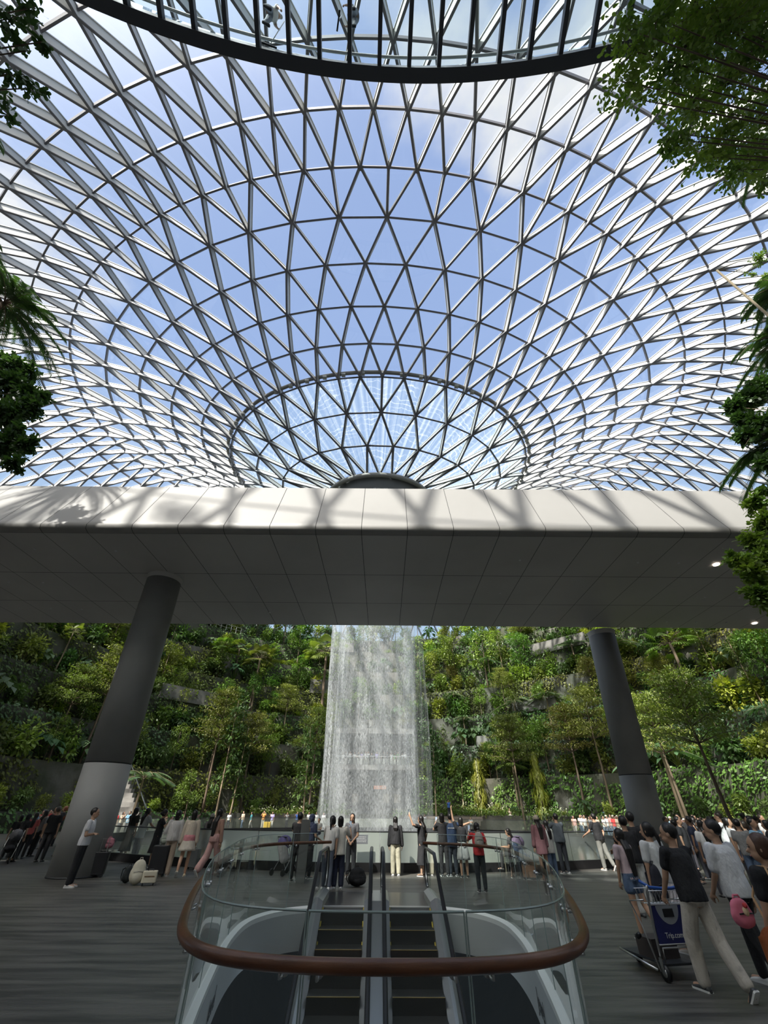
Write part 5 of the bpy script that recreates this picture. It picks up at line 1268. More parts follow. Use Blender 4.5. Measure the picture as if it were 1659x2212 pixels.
# ================================================================ the cast
BLK = (.018, .018, .02); WHT = (.68, .68, .67); NAVY = (.03, .04, .08); BEI = (.48, .40, .30); GRY = (.22, .22, .22); JEAN = (.10, .15, .24); MAUVE = (.25, .12, .13)
V = .0095
# ---- near group with the luggage trolley, right
A_, JA, lA = person(1568, 2152, 1462, 1785, 14, 'person in black T-shirt and cream trousers pushing the luggage trolley', V, True, H=1.64, lean=.10, hyaw=42, armL=[(.10, .42, -.9), (-.05, .62, -.72)], armR=[(.05, .5, -.85), (.05, .6, -.75)], legL='fwd', legR='back', top=BLK, fit=1.5, low=(.52, .47, .40), lfit=1.5, leghem=.036, shoe=(.06, .06, .06), sole=(.75, .74, .7), hair='short', curl=1.1)
B_, JB, lB = person(0, 0, 1548, 1780, 16, 'person in loose white T-shirt and black trousers walking behind the trolley pusher', V, True, base=Vector((4.95, 7.35, 0)), H=1.68, hyaw=38, lean=.05, armL=[(.1, .2, -1), (-.1, .6, -.7)], armR='down', legL='back', legR='fwd', top=(.74, .74, .76), fit=2.0, low=BLK, hair='short', haircol=(.014, .010, .008), shoe=(.7, .7, .68), sleeve=.75)
C_, JC, lC = person(0, 0, 1605, 1800, 12, 'person in black top with tan shoulder strap, nearest at the right edge', V, True, base=Vector((3.84, 5.1, 0)), H=1.56, f=1, hyaw=48, armL=[(.12, .12, -1), (.0, .45, -.9)], armR='down', top=BLK, fit=1.2, low=NAVY, hair='bun', haircol=(.07, .03, .015), sleeve=.6, legL='fwd', legR='stand', shoe=(.75, .75, .72), curl=.9)
D_, JD, lD = person(1398, 2030, 1357, 1790, 22, 'person in pale pink T-shirt and denim shorts with long black hair', V, True, f=1, hair='long', hairto=.02, top=(.62, .48, .50), fit=.8, lower='shorts', low=JEAN, lfit=1.0, llen=.38, legL='stand', legR='back', armL=[(.12, .12, -1), (-.05, .3, -1)], armR=[(.15, .2, -1), (.1, .5, -.8)], shoe=(.06, .06, .05), hyaw=20)
E_, JE, lE = person(0, 0, 1427, 1795, 18, 'person with ponytail in white T-shirt beyond the trolley', V, True, base=Vector((4.75, 8.8, 0)), H=1.60, f=1, hair='pony', hyaw=30, top=WHT, fit=1.3, lower='skirt', low=(.55, .5, .5), llen=.7, legL='back', shoe=(.5, .45, .4), sleeve=.7)
F_, JF, lF = person(0, 0, 1342, 1757, -8, 'person in black with yellow bag beside the pink-shirted walker', V, False, base=Vector((5.75, 11.6, 0)), H=1.68, hair='short', top=BLK, low=(.5, .5, .48), armL='rail', fit=1.3)
G_, JG, lG = person(0, 0, 1354, 1745, 6, 'person in black T-shirt seen behind the long-haired walker', V, False, base=Vector((6.35, 12.4, 0)), H=1.76, hair='short', top=BLK, low=BLK, fit=1.4)
shoulder_bag(F_, JF, F_.get('H', 1.68), (.50, .36, .05), 'small mustard yellow handbag beside the glass balustrade', -1, size=(.22, .09, .2))
soft_bag(to_world(E_, JE['hip'] + Vector((-.16, -.05, -.30))), 20, .26, .16, .5, (.02, .02, .03), 'dark tote bag hanging between the pink and white T-shirts', 'tote_bag')
shoulder_bag(C_, JC, 1.56, (.36, .10, .03), 'rust-brown leather shoulder bag on tan strap, right edge', -1, (.62, .38, .20), z=-.06, size=(.40, .14, .34))
pb = soft_bag(to_world(C_, JC['hip'] + Vector((-.30, .22, .02))), 15, .26, .1, .22, (.75, .20, .28), 'pink pouch carried over the rust-brown bag', 'pouch', straps=False)
ch = empty('bag_charm', (-.08, -.12, .14), 0); ch.parent = pb; MB().ell((0, 0, 0), (.028, .02, .035), 10, 8).build('charm_body', cmat((.7, .5, .3)), ch, True); MB().ell((0, -.01, .04), .02, 10, 8).build('charm_head', cmat((.6, .05, .05)), ch, True)
w_ = to_world(C_, JC['wrL']); ws = empty('wristband', w_, 0, 'pale wristband on the arm of the nearest person', 'bracelet'); MB().tube([(math.cos(a) * .030, math.sin(a) * .030, .015 * math.cos(a)) for a in [2 * PI * k / 18 for k in range(18)]], .011, 6, wrap=True).build('band', cmat((.6, .62, .58)), ws, True)
# ---- luggage trolley
def trolley(loc, yaw):
    e = empty('luggage_trolley', loc, math.radians(yaw), 'metal luggage trolley with blue push handle and dark blue advert panel', 'trolley'); W_ = .31
    for s in (-1, 1):
        MB().tube([(s * W_, .05, .12), (s * W_, .02, .45), (s * W_, -.06, .95), (s * W_, -.10, 1.02)], .017, 8).build('upright', M_steel, e, True)
        MB().tube([(s * W_ * 1.12, .12, .10), (s * W_ * 1.1, .55, .14), (s * W_ * .9, .98, .16)], .016, 8).build('side_rail', M_steel, e, True)
        MB().tube([(s * W_ * 1.15, .05, .10), (s * W_ * 1.15, .20, .55), (s * W_ * 1.15, .34, .80), (s * W_ * 1.05, .05, .84)], .011, 8).build('side_hoop', M_steel, e, True)
        w = MB(); w.tube([(s * W_ - .02, .02, .09), (s * W_ + .02, .02, .09)], .09, 24); wh = w.build('wheel', M_black, e, True); MB().tube([(s * W_ - .023, .02, .09), (s * W_ + .023, .02, .09)], .045, 16).build('hub', M_steel, wh, True)
        MB().bar((s * W_ - .03, .02, .09), (s * W_ - .03, .02, .24), .012, .05, (0, 1, 0)).build('wheel_fork', M_steel, e)
        MB().cone((s * W_ * 1.13, .33, .42), .035, (s * W_ * 1.13, .37, .40), .035, 10).build('buffer', M_black, e, True)
    wh = MB().tube([(-.02, .95, .07), (.02, .95, .07)], .07, 20).build('front_wheel', M_black, e, True)
    MB().tube([(-W_ - .06, -.02, 1.07), (-W_ + .03, -.10, 1.0), (-.1, -.12, .985), (.1, -.12, .985), (W_ - .03, -.10, 1.0), (W_ + .06, -.02, 1.07)], .021, 10).build('push_handle', mat('handle_blue', (.02, .10, .42), .35), e, True)
    k = MB()
    for i in range(9): x = -W_ + .06 + i * (W_ * 2 - .12) / 8; MB().tube([(x, -.03, .95), (x, .02, .80), (x, .22, .79), (x, .26, .95)], .005, 5).build('basket_wire', M_steel, e)
    for y, z in ((-.03, .95), (.02, .80), (.26, .95), (.12, .795)): MB().tube([(-W_ + .03, y, z), (W_ - .03, y, z)], .006, 5).build('basket_rail', M_steel, e)
    pan = MB().box((0, 0, .58), (W_ - .02, .008, .20), None).build('advert_panel', mat('panel_blue', (.02, .025, .13), .35), e)
    c = MB(); c.v = [(0, -.0105, .785)] + [(.20 * math.cos(a), -.0105, .785 - .21 * math.sin(a)) for a in [PI * i / 24 for i in range(25)]]; c.f = [(0, i + 1, i) for i in range(1, 25)]
    c.build('panel_disc', mat('panel_grey', (.35, .37, .40), .4), pan); MB().box((0, -.013, .70), (.09, .002, .045)).build('panel_window', M_black, pan)
    mw = Matrix(((1, 0, 0, -.01), (0, 0, -1, -.0125), (0, 1, 0, .435), (0, 0, 0, 1))); lettering(pan, 'Trip.com', mat('print_white', (.8, .8, .82), .5), mw, .085)
    for z in (.37, .79): MB().tube([(-W_, .0, z), (W_, .0, z)], .011, 6).build('cross_bar', M_steel, e)
    MB().box((0, .5, .155), (W_ * .85, .45, .012)).build('deck', M_dark, e)
    MB().tube([(-W_ * .8, .04, .17), (-W_ * .8, .02, .33), (W_ * .8, .02, .33), (W_ * .8, .04, .17)], .011, 6).build('rear_hoop', M_steel, e, True); return e
tw = gfoot(1476, 2122)
tr = trolley(Vector((lA.x - .13, lA.y + .50, 0)), 12); tr.scale = (.9, .9, .9)
bc = MB().box((0, 0, 0), (.2, .15, .10)).build('storage_box', mat('box_brown', (.05, .04, .035), .6), None, False); bc.location = tr.location + Matrix.Rotation(math.radians(14), 3, 'Z') @ Vector((0, .38, .245)); bc.rotation_euler = (0, 0, math.radians(14)); tag(bc, 'dark box lying on the deck of the luggage trolley', 'box')
# ---- man by the left column and his things
M1, J1, l1 = person(147, 1917, 205, 1745, -78, 'person in white polo shirt with folded arms beside the left column', V, True, armL='fold', armR='fold', top=(.62, .62, .64), fit=1.2, low=BLK, shoe=(.62, .60, .56), hair='short', haircol=(.02, .015, .012))
suitcase(gfoot(205, 1895), 15, .44, .28, .66, BLK, 'black suitcase with tall handle beside the left column')
soft_bag(gfoot(212, 1893) + Vector((0, 0, .67)), 10, .34, .2, .3, (.50, .20, .24), 'dusty pink backpack sitting on the black suitcase by the column')
# ---- left crowd between the column and the picture edge
for i, (a, lab, kw) in enumerate([
    ((8, 1855, 22, 1760, 40), 'person in black at the far left edge with pushchair', dict(f=1, hair='bob', top=BLK, low=BLK)),
    ((40, 1855, 54, 1755, 20), 'person in coral top among the dark group at far left', dict(f=1, hair='long', top=(.55, .13, .12), low=BLK)),
    ((62, 1850, 72, 1750, -30), 'person in grey top between coral top and tall black figure', dict(f=1, hair='long', top=GRY, low=BLK)),
    ((82, 1862, 103, 1733, 10), 'tall person in black seen from behind at far left', dict(top=BLK, low=BLK, fit=1.8, H=1.8, haircol=(.12, .10, .08))),
    ((20, 1862, 37, 1758, -15), 'person in long black dress second from the left edge', dict(f=1, hair='hijab', haircol=BLK, lower='skirt', dress=1, top=BLK, llen=.9)),
    ((92, 1828, 107, 1768, 150), 'child in white shirt facing the viewer at far left', dict(top=WHT, low=NAVY, H=1.2)),
    ((110, 1828, 126, 1738, 120), 'person in black with orange hair band facing left group', dict(f=1, hair='bun', haircol=(.25, .08, .03), top=BLK, low=BLK, armL='reach')),
    ((122, 1850, 148, 1742, 60), 'person in rust-orange top reaching an arm out beside the left column', dict(f=1, hair='bob', top=(.30, .10, .05), low=BLK, armL=[(.3, .6, -.5), (.0, 1, -.3)], sleeve=1.9))]):
    if 'H' in kw and kw['H'] < 1.3: kw['w'] = .95
    person(*a, lab, .016, **kw)
push = empty('pushchair', gfoot(6, 1865), .4, 'dark pushchair at the far left edge', 'pushchair')
def pushchair(e, c, hood):
    for s in (-1, 1):
        MB().tube([(s * .24, -.35, .05), (s * .22, .05, .5), (s * .2, .35, 1.0)], .013, 6).build('frame', M_steel, e); MB().tube([(s * .24, .4, .05), (s * .22, -.1, .6)], .013, 6).build('frame', M_steel, e)
        for y in (-.35, .4): MB().tube([(s * .24 - .02, y, .09), (s * .24 + .02, y, .09)], .09, 14).build('wheel', M_black, e)
    b = MB(); b.ell((0, 0, .45), (.2, .3, .1), 12, 8); b.cone((-.05, .2, .45), .16, (0, .3, .8), .17, 12); ob('seat', remesh(b, .02, 2, 'seat'), e, cmat(c))
    h = MB(); h.ell((0, .2, .85), (.22, .26, .2), 14, 8); h.build('hood', cmat(hood), e, True); MB().tube([(-.2, .35, 1.0), (.2, .35, 1.0)], .016, 8).build('handle', M_black, e)
pushchair(push, BLK, (.12, .12, .13))
# ---- people between left column and escalators
P_ = {}
for key, a, lab, kw in [
    ('dress', (262, 1858, 278, 1744, -15), 'person in dark dress at the glass left of the black suitcase', dict(f=1, hair='long', top=(.035, .035, .03), dress=1, lower='skirt', llen=.75, armL='camera')),
    ('white', (287, 1858, 304, 1745, -25), 'person in long white shirt and jeans leaning at the glass', dict(f=1, hair='long', top=(.42, .43, .43), fit=2.0, hem=-.13, low=NAVY, armR='rail', armL='rail', lean=.12)),
    ('phone', (322, 1873, 332, 1748, -65), 'person in fitted black dress looking at a phone', dict(f=1, hair='bun', top=BLK, dress=1, lower='skirt', llen=.6, armR='phone', armL='phone', hpitch=-22)),
    ('beige', (352, 1893, 369, 1750, 8), 'person in loose grey-white blouse and beige trousers seen from behind', dict(f=1, hair='bob', top=(.50, .48, .46), fit=2.6, hem=-.02, low=(.42, .33, .25), lfit=1.8, leghem=.038, sleeve=1.9, armL=[(.3, -.05, -1), (.0, .25, -.9)], shoe=(.4, .33, .28))),
    ('ombre', (390, 1893, 406, 1750, 12), 'person in cream to pink hoodie and pleated cream skirt', dict(f=1, hair='bob', top=(.58, .50, .40), fit=1.9, hem=-.06, lower='skirt', low=(.55, .50, .42), llen=.36, flare=1.4, sleeve=1.9, legL='back', legR='stand', shoe=(.60, .50, .32))),
    ('cap', (436, 1872, 447, 1757, -5), 'person in grey top with pale cap beside the pink-trousered walker', dict(f=1, hair='cap', haircol=(.4, .38, .34), top=(.22, .2, .2), lower='skirt', low=(.08, .08, .12), llen=.4)),
    ('pink', (448, 1893, 474, 1745, -28), 'person with very long hair striding in dusty pink trousers', dict(f=1, hair='long', hairto=.05, top=(.34, .20, .15), fit=.6, low=(.46, .28, .26), lfit=2.4, leghem=.05, legL='backs', legR='fwd', armL='reach', shoe=(.6, .5, .38), sleeve=1.9))]:
    P_[key] = person(*a, lab, .0105, True, **kw)
phone(P_['phone'][0], P_['phone'][1], 'R', 'phone held by the person in fitted black dress')
hd = empty('hood_trim', (0, 0, 0)); hd.parent = P_['ombre'][0]; Jx = P_['ombre'][1]; Hx = 1.5; b = MB(); b.ell(Jx['hip'] + Jx['T'] * .45 - Jx['Y'] * .08, (.10, .055, .07), 12, 8); b.build('hood', cmat((.60, .52, .40)), hd, True)
b = MB(); H_ = (Jx['neck'] - Jx['hip']).length / .30; b.loft(trunk_rings(Jx, H_, .94, [(-.064, .122, .098, 0), (-.03, .123, .099, 0), (.03, .120, .096, 0), (.075, .114, .091, 0)])); b.build('pink_band', cmat((.55, .22, .24)), hd, True)
s0 = gfoot(318, 1898); suitcase(s0 + Vector((0, .55, 0)), 10, .52, .32, .82, BLK, 'large black suitcase standing in front of the person on the phone')
hb = soft_bag(s0 + Vector((0, .55, .80)), 25, .3, .18, .3, (.42, .46, .38), 'pale grey-green handbag on the large black suitcase', 'handbag'); MB().tube([(-.1, 0, .25), (-.07, 0, .48), (.05, 0, .5), (.1, 0, .25)], .011, 6).build('bag_handle', cmat((.42, .46, .38)), hb)
soft_bag(gfoot(290, 1912), 30, .42, .26, .56, (.62, .58, .46), 'cream backpack standing on the floor left of the small cream case')
v = suitcase(gfoot(318, 1913), 20, .38, .2, .36, (.66, .60, .46), 'small cream vanity case on the floor', handle=False); MB().box((0, -.102, .2), (.13, .003, .012)).build('buckle', cmat((.2, .12, .06)), v)
soft_bag(gfoot(270, 1908), 60, .3, .2, .4, (.025, .03, .03), 'dark bag lying behind the cream backpack', 'duffel_bag')
suitcase(gfoot(412, 1878), -10, .42, .26, .62, (.14, .15, .15), 'dark grey suitcase behind the pink hoodie')
# ---- centre group beyond the escalators
C2 = {}
for key, a, lab, kw in [
    ('shoot', (634, 1905, 646, 1757, -10), 'person in black holding a camera up beside the left handrail', dict(top=BLK, low=BLK, fit=1.6, armL='camera', armR='camera', H=1.68)),
    ('navy', (662, 1898, 664, 1758, -40), 'person in navy hood holding a child left of the ponytail', dict(hair='hijab', haircol=NAVY, top=NAVY, low=BLK, armR='carry', armL='carry')),
    ('pony', (703, 1922, 716, 1760, -18), 'person with ponytail in white T-shirt leaning to look', dict(f=1, hair='pony', top=(.66, .64, .60), fit=1.6, low=(.12, .14, .18), lean=.16, side=.10, armR=[(.1, .15, -1), (.05, .2, -1)], armL='rail', shoe=WHT, H=1.62)),
    ('sheer', (728, 1920, 729, 1763, 3), 'person in sheer cream blouse and navy trousers taking a photo', dict(f=1, hair='bob', top=(.68, .64, .56), fit=2.0, hem=-.09, low=(.02, .025, .05), lfit=1.7, leghem=.036, armR=[(.45, .35, -.6), (-.1, .55, .95)], armL=[(.35, .5, -.7), (-.3, .5, .9)], shoe=WHT)),
    ('posing', (756, 1894, 755, 1748, 175), 'person with long hair in grey T-shirt posing in front of the waterfall', dict(f=1, hair='long', hairto=.1, top=(.20, .20, .21), low=(.05, .055, .06), armL='clasp', armR='clasp', H=1.66, lfit=1.3)),
    ('cardi', (855, 1892, 855, 1764, 0), 'person in black cardigan and cream cargo trousers facing the waterfall', dict(f=1, hair='long', hairto=.2, top=BLK, fit=2.6, low=(.40, .38, .28), lfit=1.8, leghem=.036, sleeve=1.9, hem=-.02, shoe=WHT)),
    ('selfie', (914, 1893, 924, 1762, 55), 'person in black dress holding a phone high for a selfie', dict(f=1, hair='long', hairto=.2, top=BLK, dress=1, lower='skirt', llen=.72, armL=[(.75, .2, .15), (.25, .3, 1)], armR='hipback', shoe=(.1, .06, .04))),
    ('tee', (981, 1893, 979, 1757, -3), 'person in navy T-shirt with arm stretched to the right', dict(top=(.035, .065, .13), fit=2.0, hem=-.08, low=(.02, .025, .035), armR='wide', lfit=1.3, shoe=(.1, .1, .1), H=1.7)),
    ('kid', (962, 1893, 964, 1757, 0), 'person in black filming, half hidden behind the navy T-shirt', dict(f=1, hair='bob', top=BLK, low=BLK, armL='camera', armR='camera')),
    ('sky', (1005, 1896, 1002, 1765, 0), 'person in black top and white skirt over trousers with one arm raised high', dict(f=1, hair='bob', top=BLK, fit=1.6, hem=.05, lower='skirt', low=(.45, .45, .43), llen=.5, armL=[(.35, .1, 1), (.1, .05, 1)], armR='hipback')),
    ('red', (1043, 1927, 1043, 1777, 3), 'person in red T-shirt photographing with a phone', dict(f=1, hair='bun', top=(.62, .035, .04), fit=1.3, low=(.025, .03, .035), armL='camera', armR=[(.4, .1, -1), (-.4, .8, .5)], hyaw=18, shoe=BLK))]:
    C2[key] = person(*a, lab, .0105, True, **kw)
phone(C2['sheer'][0], C2['sheer'][1], 'R', 'phone held up by the person in sheer cream blouse')
phone(C2['selfie'][0], C2['selfie'][1], 'L', 'phone held high by the person in black dress')
phone(C2['red'][0], C2['red'][1], 'L', 'phone held by the person in red T-shirt')
phone(C2['kid'][0], C2['kid'][1], 'L', 'phone held up by the half-hidden person in black')
cm = to_world(C2['shoot'][0], C2['shoot'][1]['wrL'] + C2['shoot'][1]['fd' + 'L'] * .1); cme = empty('camera', cm, 0, 'black camera raised by the person beside the left handrail', 'camera'); MB().box((0, 0, 0), (.07, .03, .045)).build('camera_body', M_black, cme); MB().tube([(0, .03, 0), (0, .10, 0)], .035, 14).build('lens', M_black, cme, True)
Hred = (C2['red'][1]['neck'] - C2['red'][1]['hip']).length / .30; worn_bag(C2['red'][0], C2['red'][1], Hred, (.36, .33, .29), 'small grey-beige backpack worn over the red T-shirt')
shoulder_bag(C2['selfie'][0], C2['selfie'][1], 1.58, (.10, .085, .05), 'dark olive shoulder bag of the person taking a selfie', 1)
mw = None
Jt = C2['tee'][1]; Ht = 1.7; org = Jt['hip'] + Jt['T'] * .215 * Ht - Jt['Y'] * .093 * Ht; mwt = Matrix(((1, 0, 0, org.x), (0, 0, -1, org.y), (0, 1, 0, org.z), (0, 0, 0, 1)))
kk = MB(); x = -.11
while x < .1:
    w = R0.uniform(.012, .022); kk.box((org.x + x + w / 2, org.y, org.z), (w / 2 - .002, .003, .014)); x += w + .004
kk.build('back_print', cmat((.6, .62, .62)), C2['tee'][0])
soft_bag(gfoot(771, 1915), 40, .62, .36, .42, (.012, .012, .013), 'slumped black bag on the floor right of the cream blouse', 'rucksack')
ps = empty('pushchair', gfoot(615, 1890), 2.6, 'white and purple pushchair seen through the left glass', 'pushchair'); pushchair(ps, (.5, .5, .5), (.14, .12, .30))
pst = MB().box((0, 0, .75), (.13, .08, .75)).build('information_post', mat('post_grey', (.10, .105, .10), .5), None); pst.location = gfoot(648, 1908); tag(pst, 'plain dark grey post standing beside the left end of the handrail', 'post')
# child on arm
def child(loc, yaw, label, top): p = dict(H=.85, w=1.1, top=top, low=NAVY, leg=0, seat=.05, legL='sit', legR='sit', armL='lap', armR='lap', hair='short'); e = place_person(make_person('child', p, .014, False), loc, yaw, label); return e
child(to_world(C2['navy'][0], Vector((.05, .30, 1.02))), 160, 'small child in grey check carried beside the navy hood', (.3, .3, .28))
# ---- right group at the glass
R2 = {}
for key, a, lab, kw in [
    ('cap', (1182, 1903, 1165, 1761, 12), 'person in mauve shirt dress and beige cap with bare legs', dict(f=1, hair='cap', haircol=(.42, .36, .28), top=MAUVE, fit=2.3, hem=-.15, lower='shorts', low=MAUVE, llen=.2, sleeve=1.8, hairto=.08, shoe=(.35, .25, .2))),
    ('wht', (1200, 1897, 1183, 1772, 20), 'person in white shirt and jeans with a black bag beside the mauve dress', dict(f=1, hair='long', top=(.5, .5, .48), fit=1.8, hem=-.12, low=JEAN, armR='carry', sleeve=1.9, shoe=BLK)),
    ('gry', (1224, 1888, 1203, 1753, 8), 'person in grey shirt over dark jeans taking a photo at the glass', dict(hair='short', top=(.10, .12, .14), fit=1.9, low=(.04, .045, .055), armL='camera', armR='camera', sleeve=1.9, shoe=(.3, .3, .3), H=1.72)),
    ('rail', (1312, 1880, 1275, 1748, 25), 'person in black T-shirt and grey trousers leaning on the glass top rail', dict(hair='short', top=BLK, fit=1.7, low=(.20, .20, .18), lfit=1.6, lean=.12, armL='rail', armR='hipback', legR='back', shoe=(.35, .33, .3), H=1.74))]:
    R2[key] = person(*a, lab, .0105, True, **kw)
shoulder_bag(R2['wht'][0], R2['wht'][1], 1.6, BLK, 'black handbag held by the white-shirted person', -1, size=(.3, .12, .22))
g0 = gfoot(1112, 1885)
st_, js, ls = person(0, 0, 0, 0, 70, 'seated person in grey top reading a paper beside the pushchair', .012, False, base=g0 + Vector((0, 0, 0)), H=1.55, f=1, hair='long', top=(.10, .10, .10), low=BLK, legL='sit', legR='sit', armL='lap', armR='lap', hpitch=-20, seat=.42)
stl = empty('folding_stool', g0, 0, 'small dark folding stool under the reading person', 'stool'); MB().box((0, 0, .40), (.2, .2, .02)).build('seat', M_dark, stl)
for sx in (-1, 1):
    for sy in (-1, 1): MB().tube([(sx * .17, sy * .17, 0), (sx * .15, sy * .15, .39)], .012, 6).build('leg', M_dark, stl)
pr = to_world(st_, Vector((0, .42, .72))); pg = MB().box((0, 0, 0), (.17, .004, .12), Matrix.Rotation(-.5, 3, 'X')).build('newspaper', cmat((.4, .4, .38)), None); pg.location = pr; pg.rotation_euler.z = math.radians(70); tag(pg, 'open grey paper held by the seated person', 'paper')
p2 = empty('pushchair', gfoot(1136, 1885), 2.2, 'lilac patterned pushchair beside the seated reader', 'pushchair'); pushchair(p2, (.2, .3, .5), (.42, .34, .50))
# ---- distant crowds: a few body models, re-used with individual clothes
VAR = {}
def variant(k):
    if k in VAR: return VAR[k]
    base = [dict(H=1.7), dict(H=1.6, f=1, hair='long'), dict(H=1.72, armL='camera', armR='camera'), dict(H=1.6, f=1, hair='bob', armR='phone'), dict(H=1.62, f=1, hair='long', lower='skirt', llen=.7), dict(H=1.7, armL='rail', armR='rail', lean=.12),
            dict(H=1.6, f=1, hair='pony', legL='fwd', legR='back'), dict(H=1.68, legL='fwd', legR='back', armR='carry'), dict(H=1.64, seat=.45, legL='sit', legR='sit', armL='lap', armR='lap'), dict(H=1.6, f=1, hair='bun', seat=.45, legL='sit', legR='sit', armL='lap', armR='phone'),
            dict(H=1.6, f=1, hair='cap', haircol=(.6, .55, .45)), dict(H=1.58, f=1, hair='hijab', haircol=(.4, .4, .4), lower='skirt', llen=.95)][k]
    VAR[k] = make_person('passer', dict(base, fit=1.4), .021, False); return VAR[k]
CN = {'white': WHT, 'black': BLK, 'red': (.6, .05, .05), 'orange': (.6, .28, .08), 'lilac': (.38, .32, .6), 'pink': (.65, .38, .35), 'beige': BEI, 'sky blue': (.25, .45, .62), 'grey': GRY, 'navy': NAVY, 'green': (.2, .35, .15), 'yellow': (.6, .5, .15), 'peach': (.7, .45, .32), 'blue': (.06, .15, .45), 'teal': (.05, .25, .28), 'brown': (.16, .09, .05)}
LN = {'dark': (.04, .04, .05), 'jeans': JEAN, 'light': (.5, .48, .44), 'grey': GRY}
def passer(k, loc, yaw, top, low, label, group=None):
    parts = []
    for n, me, m in variant(k):
        mm = m
        if n in ('shirt', 'dress'): mm = cmat(CN[top])
        elif n in ('trousers', 'skirt', 'shorts'): mm = cmat(LN[low])
        elif n == 'hair': mm = cmat([(.012, .01, .009), (.03, .02, .014), (.012, .01, .009)][R0.randint(0, 2)], 'hair')
        elif n == 'body': mm = cmat([SK, SK2, SK, SK2, SKD][R0.randint(0, 4)], 'skin')
        parts.append((n, me, mm))
    return place_person(parts, loc, yaw, label, group, R0.uniform(.95, 1.05))
POSE = ['standing', 'long-haired', 'camera-raising', 'phone-holding', 'skirted', 'leaning', 'ponytailed walking', 'walking', 'seated', 'seated phone-holding', 'pale-capped', 'headscarfed']
seen = {}
def lab_for(k, top, low, where):
    l = '%s person, %s top, %s, %s' % (POSE[k], top, {'dark': 'dark trousers', 'jeans': 'jeans', 'light': 'pale trousers', 'grey': 'grey trousers'}[low], where); seen[l] = seen.get(l, 0) + 1; return l
rc = random.Random(77)
def bank(px, y, z=0.0): p = ap(px, 1755, y); return Vector((p.x, y, z))
# far bank, left of the fall (facing the water, so facing the viewer)
for px, y, k, yaw, top, low in [(497, 60.5, 1, 200, 'white', 'dark'), (527, 61, 7, 150, 'beige', 'jeans'), (571, 60.6, 2, 190, 'orange', 'light'), (590, 61, 3, 170, 'lilac', 'light'), (622, 63, 2, 160, 'grey', 'dark'), (643, 63.5, 2, 190, 'blue', 'dark'), (668, 62, 1, 180, 'white', 'light'), (684, 60.8, 0, 190, 'white', 'jeans'),
        (446, 62, 2, 180, 'pink', 'light'), (462, 62.5, 3, 150, 'orange', 'light'), (476, 61, 8, 180, 'beige', 'dark'), (384, 59.5, 10, 160, 'sky blue', 'dark'), (397, 59, 1, 180, 'green', 'jeans'), (412, 59.5, 0, 200, 'white', 'light'), (375, 58.5, 3, 150, 'red', 'dark'), (430, 60.5, 4, 170, 'pink', 'light'), (700, 62, 1, 170, 'white', 'grey'), (545, 62, 6, 120, 'teal', 'light'), (362, 57, 8, 170, 'brown', 'dark')]:
    passer(k, bank(px, y), yaw, top, low, lab_for(k, top, low, 'far bank left of waterfall'))
# right of the fall
for px, y, k, yaw, top, low, z in [(905, 61.5, 2, 190, 'grey', 'dark', 0), (917, 61.8, 1, 170, 'white', 'light', 0), (941, 61, 8, 180, 'beige', 'dark', 0), (1015, 61.5, 9, 170, 'white', 'dark', 0), (970, 66, 2, 180, 'blue', 'dark', 1.4), (1101, 64.5, 9, 180, 'beige', 'light', 1.0), (1148, 64.3, 8, 185, 'white', 'light', 1.2), (1158, 62.5, 8, 180, 'navy', 'dark', .9), (1164, 62.5, 9, 170, 'red', 'dark', .9), (1182, 62, 8, 175, 'peach', 'light', .9), (1190, 62, 9, 190, 'peach', 'light', .9), (1205, 62.5, 8, 180, 'orange', 'light', .9), (1216, 61, 8, 190, 'beige', 'light', .9), (1305, 57, 2, 200, 'sky blue', 'dark', .5)]:
    passer(k, bank(px, y, z), yaw, top, low, lab_for(k, top, low, 'far bank right of waterfall'))
for px, y in [(578, 60.4), (584, 60.5), (953, 61), (961, 61.1), (1027, 61)]:
    c = {578: (.6, .4, .05), 584: (.55, .36, .05), 953: (.03, .12, .5), 961: (.10, .4, .3), 1027: (.06, .12, .4)}[px]; nmz = {578: 'left mustard', 584: 'right mustard', 953: 'blue', 961: 'green striped', 1027: 'dark blue'}[px]
    suitcase(bank(px, y), 0, .48, .3, .75, c, '%s suitcase standing on the far bank' % nmz)
# crowd along the curved bank on the right, sunlit
for i in range(40):
    px = 1212 + i * 3.9 + rc.uniform(-3, 3); u = (px - 1212) / 160; y = 49 - 19 * u + rc.uniform(-1.5, 2.5)
    p = bank(px, y); d = math.hypot(p.x - PX, p.y - PY)
    if d < POOL_R + .5: v_ = Vector((p.x - PX, p.y - PY, 0)).normalized() * (POOL_R + rc.uniform(.5, 1.8)); p = Vector((PX + v_.x, PY + v_.y, 0))
    k = rc.choice([0, 1, 2, 3, 4, 5, 5, 6, 7, 10]); top = rc.choice(['white', 'white', 'lilac', 'pink', 'peach', 'sky blue', 'beige', 'red', 'white', 'grey']); low = rc.choice(['jeans', 'light', 'dark', 'light'])
    l = lab_for(k, top, low, 'sunlit crowd right of waterfall'); passer(k, p, rc.uniform(100, 230), top, low, l, 'sunlit crowd along the balustrade right of the waterfall')
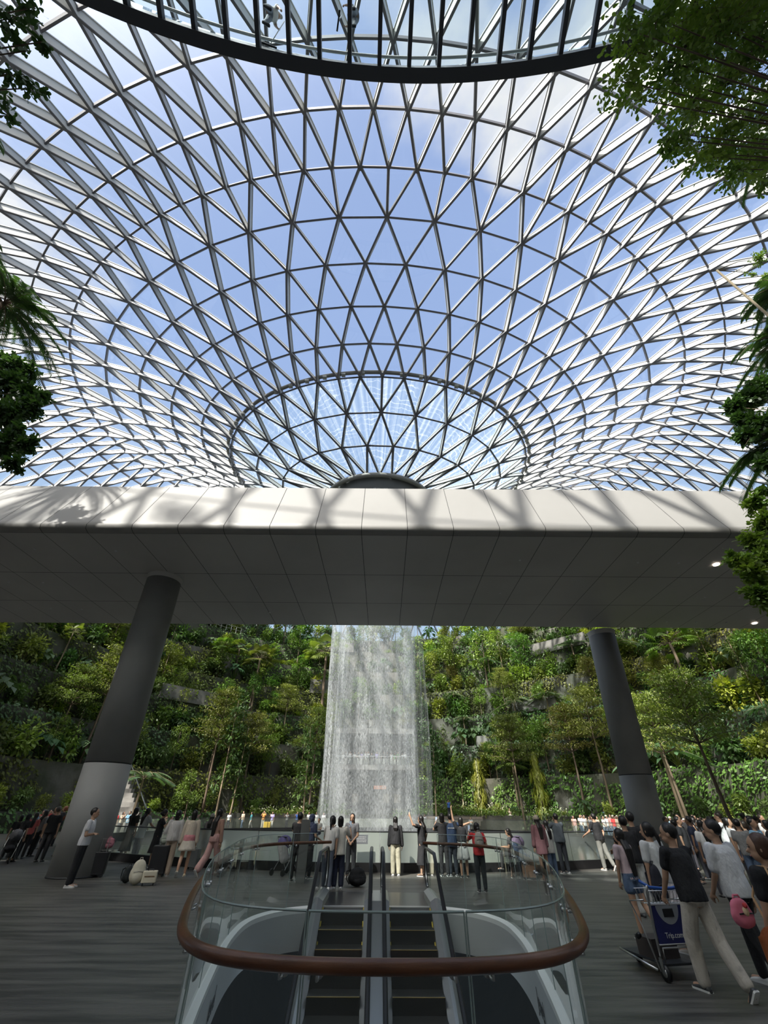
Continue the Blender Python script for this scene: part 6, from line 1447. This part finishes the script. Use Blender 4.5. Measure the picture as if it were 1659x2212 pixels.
# crowd left of the left column and behind it
for i in range(12):
    px = 235 + i * 9 + rc.uniform(-3, 3); y = 40 + rc.uniform(-2, 6) if px > 300 else 30 + rc.uniform(0, 6); p = bank(px, y); d = math.hypot(p.x - PX, p.y - PY)
    if d < POOL_R + .5: v_ = Vector((p.x - PX, p.y - PY, 0)).normalized() * (POOL_R + rc.uniform(.6, 1.6)); p = Vector((PX + v_.x, PY + v_.y, 0))
    k = rc.choice([0, 1, 2, 3, 5]); top = rc.choice(['white', 'sky blue', 'brown', 'beige', 'red']); passer(k, p, rc.uniform(150, 260), top, 'dark', lab_for(k, top, 'dark', 'at balustrade beside left column'), 'people at the balustrade right of the left column')
# plaza crowd behind the right column
for i in range(30):
    px = 1432 + (i % 15) * 15 + rc.uniform(-5, 5); y = 13.5 + 10 * rc.random() + (3 if px < 1500 else 0); p = bank(px, y); p.z = 0
    if math.hypot(p.x - CR.x, p.y - CR.y) < 1.3: p.y += 2.2
    k = rc.choice([0, 1, 2, 3, 6, 7, 7, 6, 0]); top = rc.choice(['black', 'white', 'navy', 'black', 'grey', 'brown', 'beige', 'sky blue', 'black']); low = rc.choice(['dark', 'jeans', 'dark'])
    passer(k, p, rc.uniform(-60, 60) + (180 if rc.random() < .4 else 0), top, low, lab_for(k, top, low, 'crowd right of right column'), 'plaza crowd right of the right column')
# small figures on the gallery behind the water
for i in range(18):
    x = -4.6 + i * .54 + rc.uniform(-.15, .15); k = rc.choice([0, 1, 2, 3, 5]); top = rc.choice(['white', 'pink', 'white', 'lilac', 'black', 'green']); passer(k, gal.location + Vector((x, -2.9 + rc.uniform(0, .5), 7.2)), 180 + rc.uniform(-20, 20), top, 'light', lab_for(k, top, 'light', 'gallery behind waterfall'), 'people on the gallery behind the waterfall')
# walkers on the high left path
for b, k, top in [(-1.02, 7, 'white'), (-.92, 1, 'orange'), (-.84, 6, 'grey')]:
    passer(k, hp(6, b, .2), 90, top, 'dark', lab_for(k, top, 'dark', 'on the high railed path of the left slope'))
# ---- the two cleaners on the glass deck overhead
zt = ZD + .48
def cleaner(px, py, yaw, lab, lab2, mp):
    p = gp(px, py, zt); e = place_person(make_person('cleaner', dict(H=1.66, hair='cap', haircol=(.6, .6, .58), top=(.6, .6, .58), low=(.25, .28, .32), shoe=BLK, armL='reach', armR='reach', lean=.25, legL='wide', legR='wide'), .013, False), p, yaw, lab)
    q = gp(mp[0], mp[1], zt + .03); m = empty('squeegee_mop', q, 0, lab2, 'mop'); hd_ = to_world(e, Vector((0, .45, 1.0))) - q; a = gp(mp[2], mp[3], zt + .03) - q; MB().bar(-a, a, .05, .035).build('mop_head', M_black, m); MB().tube([(0, 0, .02), hd_], .014, 8).build('mop_pole', M_steel, m, True)
cleaner(572, 32, -70, 'person in pale clothes cleaning the glass deck, left of the two overhead', 'wide black mop head near the deck edge beam', (582, 98, 598, 104))
cleaner(764, 38, 90, 'person in pale clothes cleaning the glass deck, right of the two overhead', 'long thin squeegee beside the right overhead cleaner', (731, 45, 728, 68))
print('people labels', len(seen))
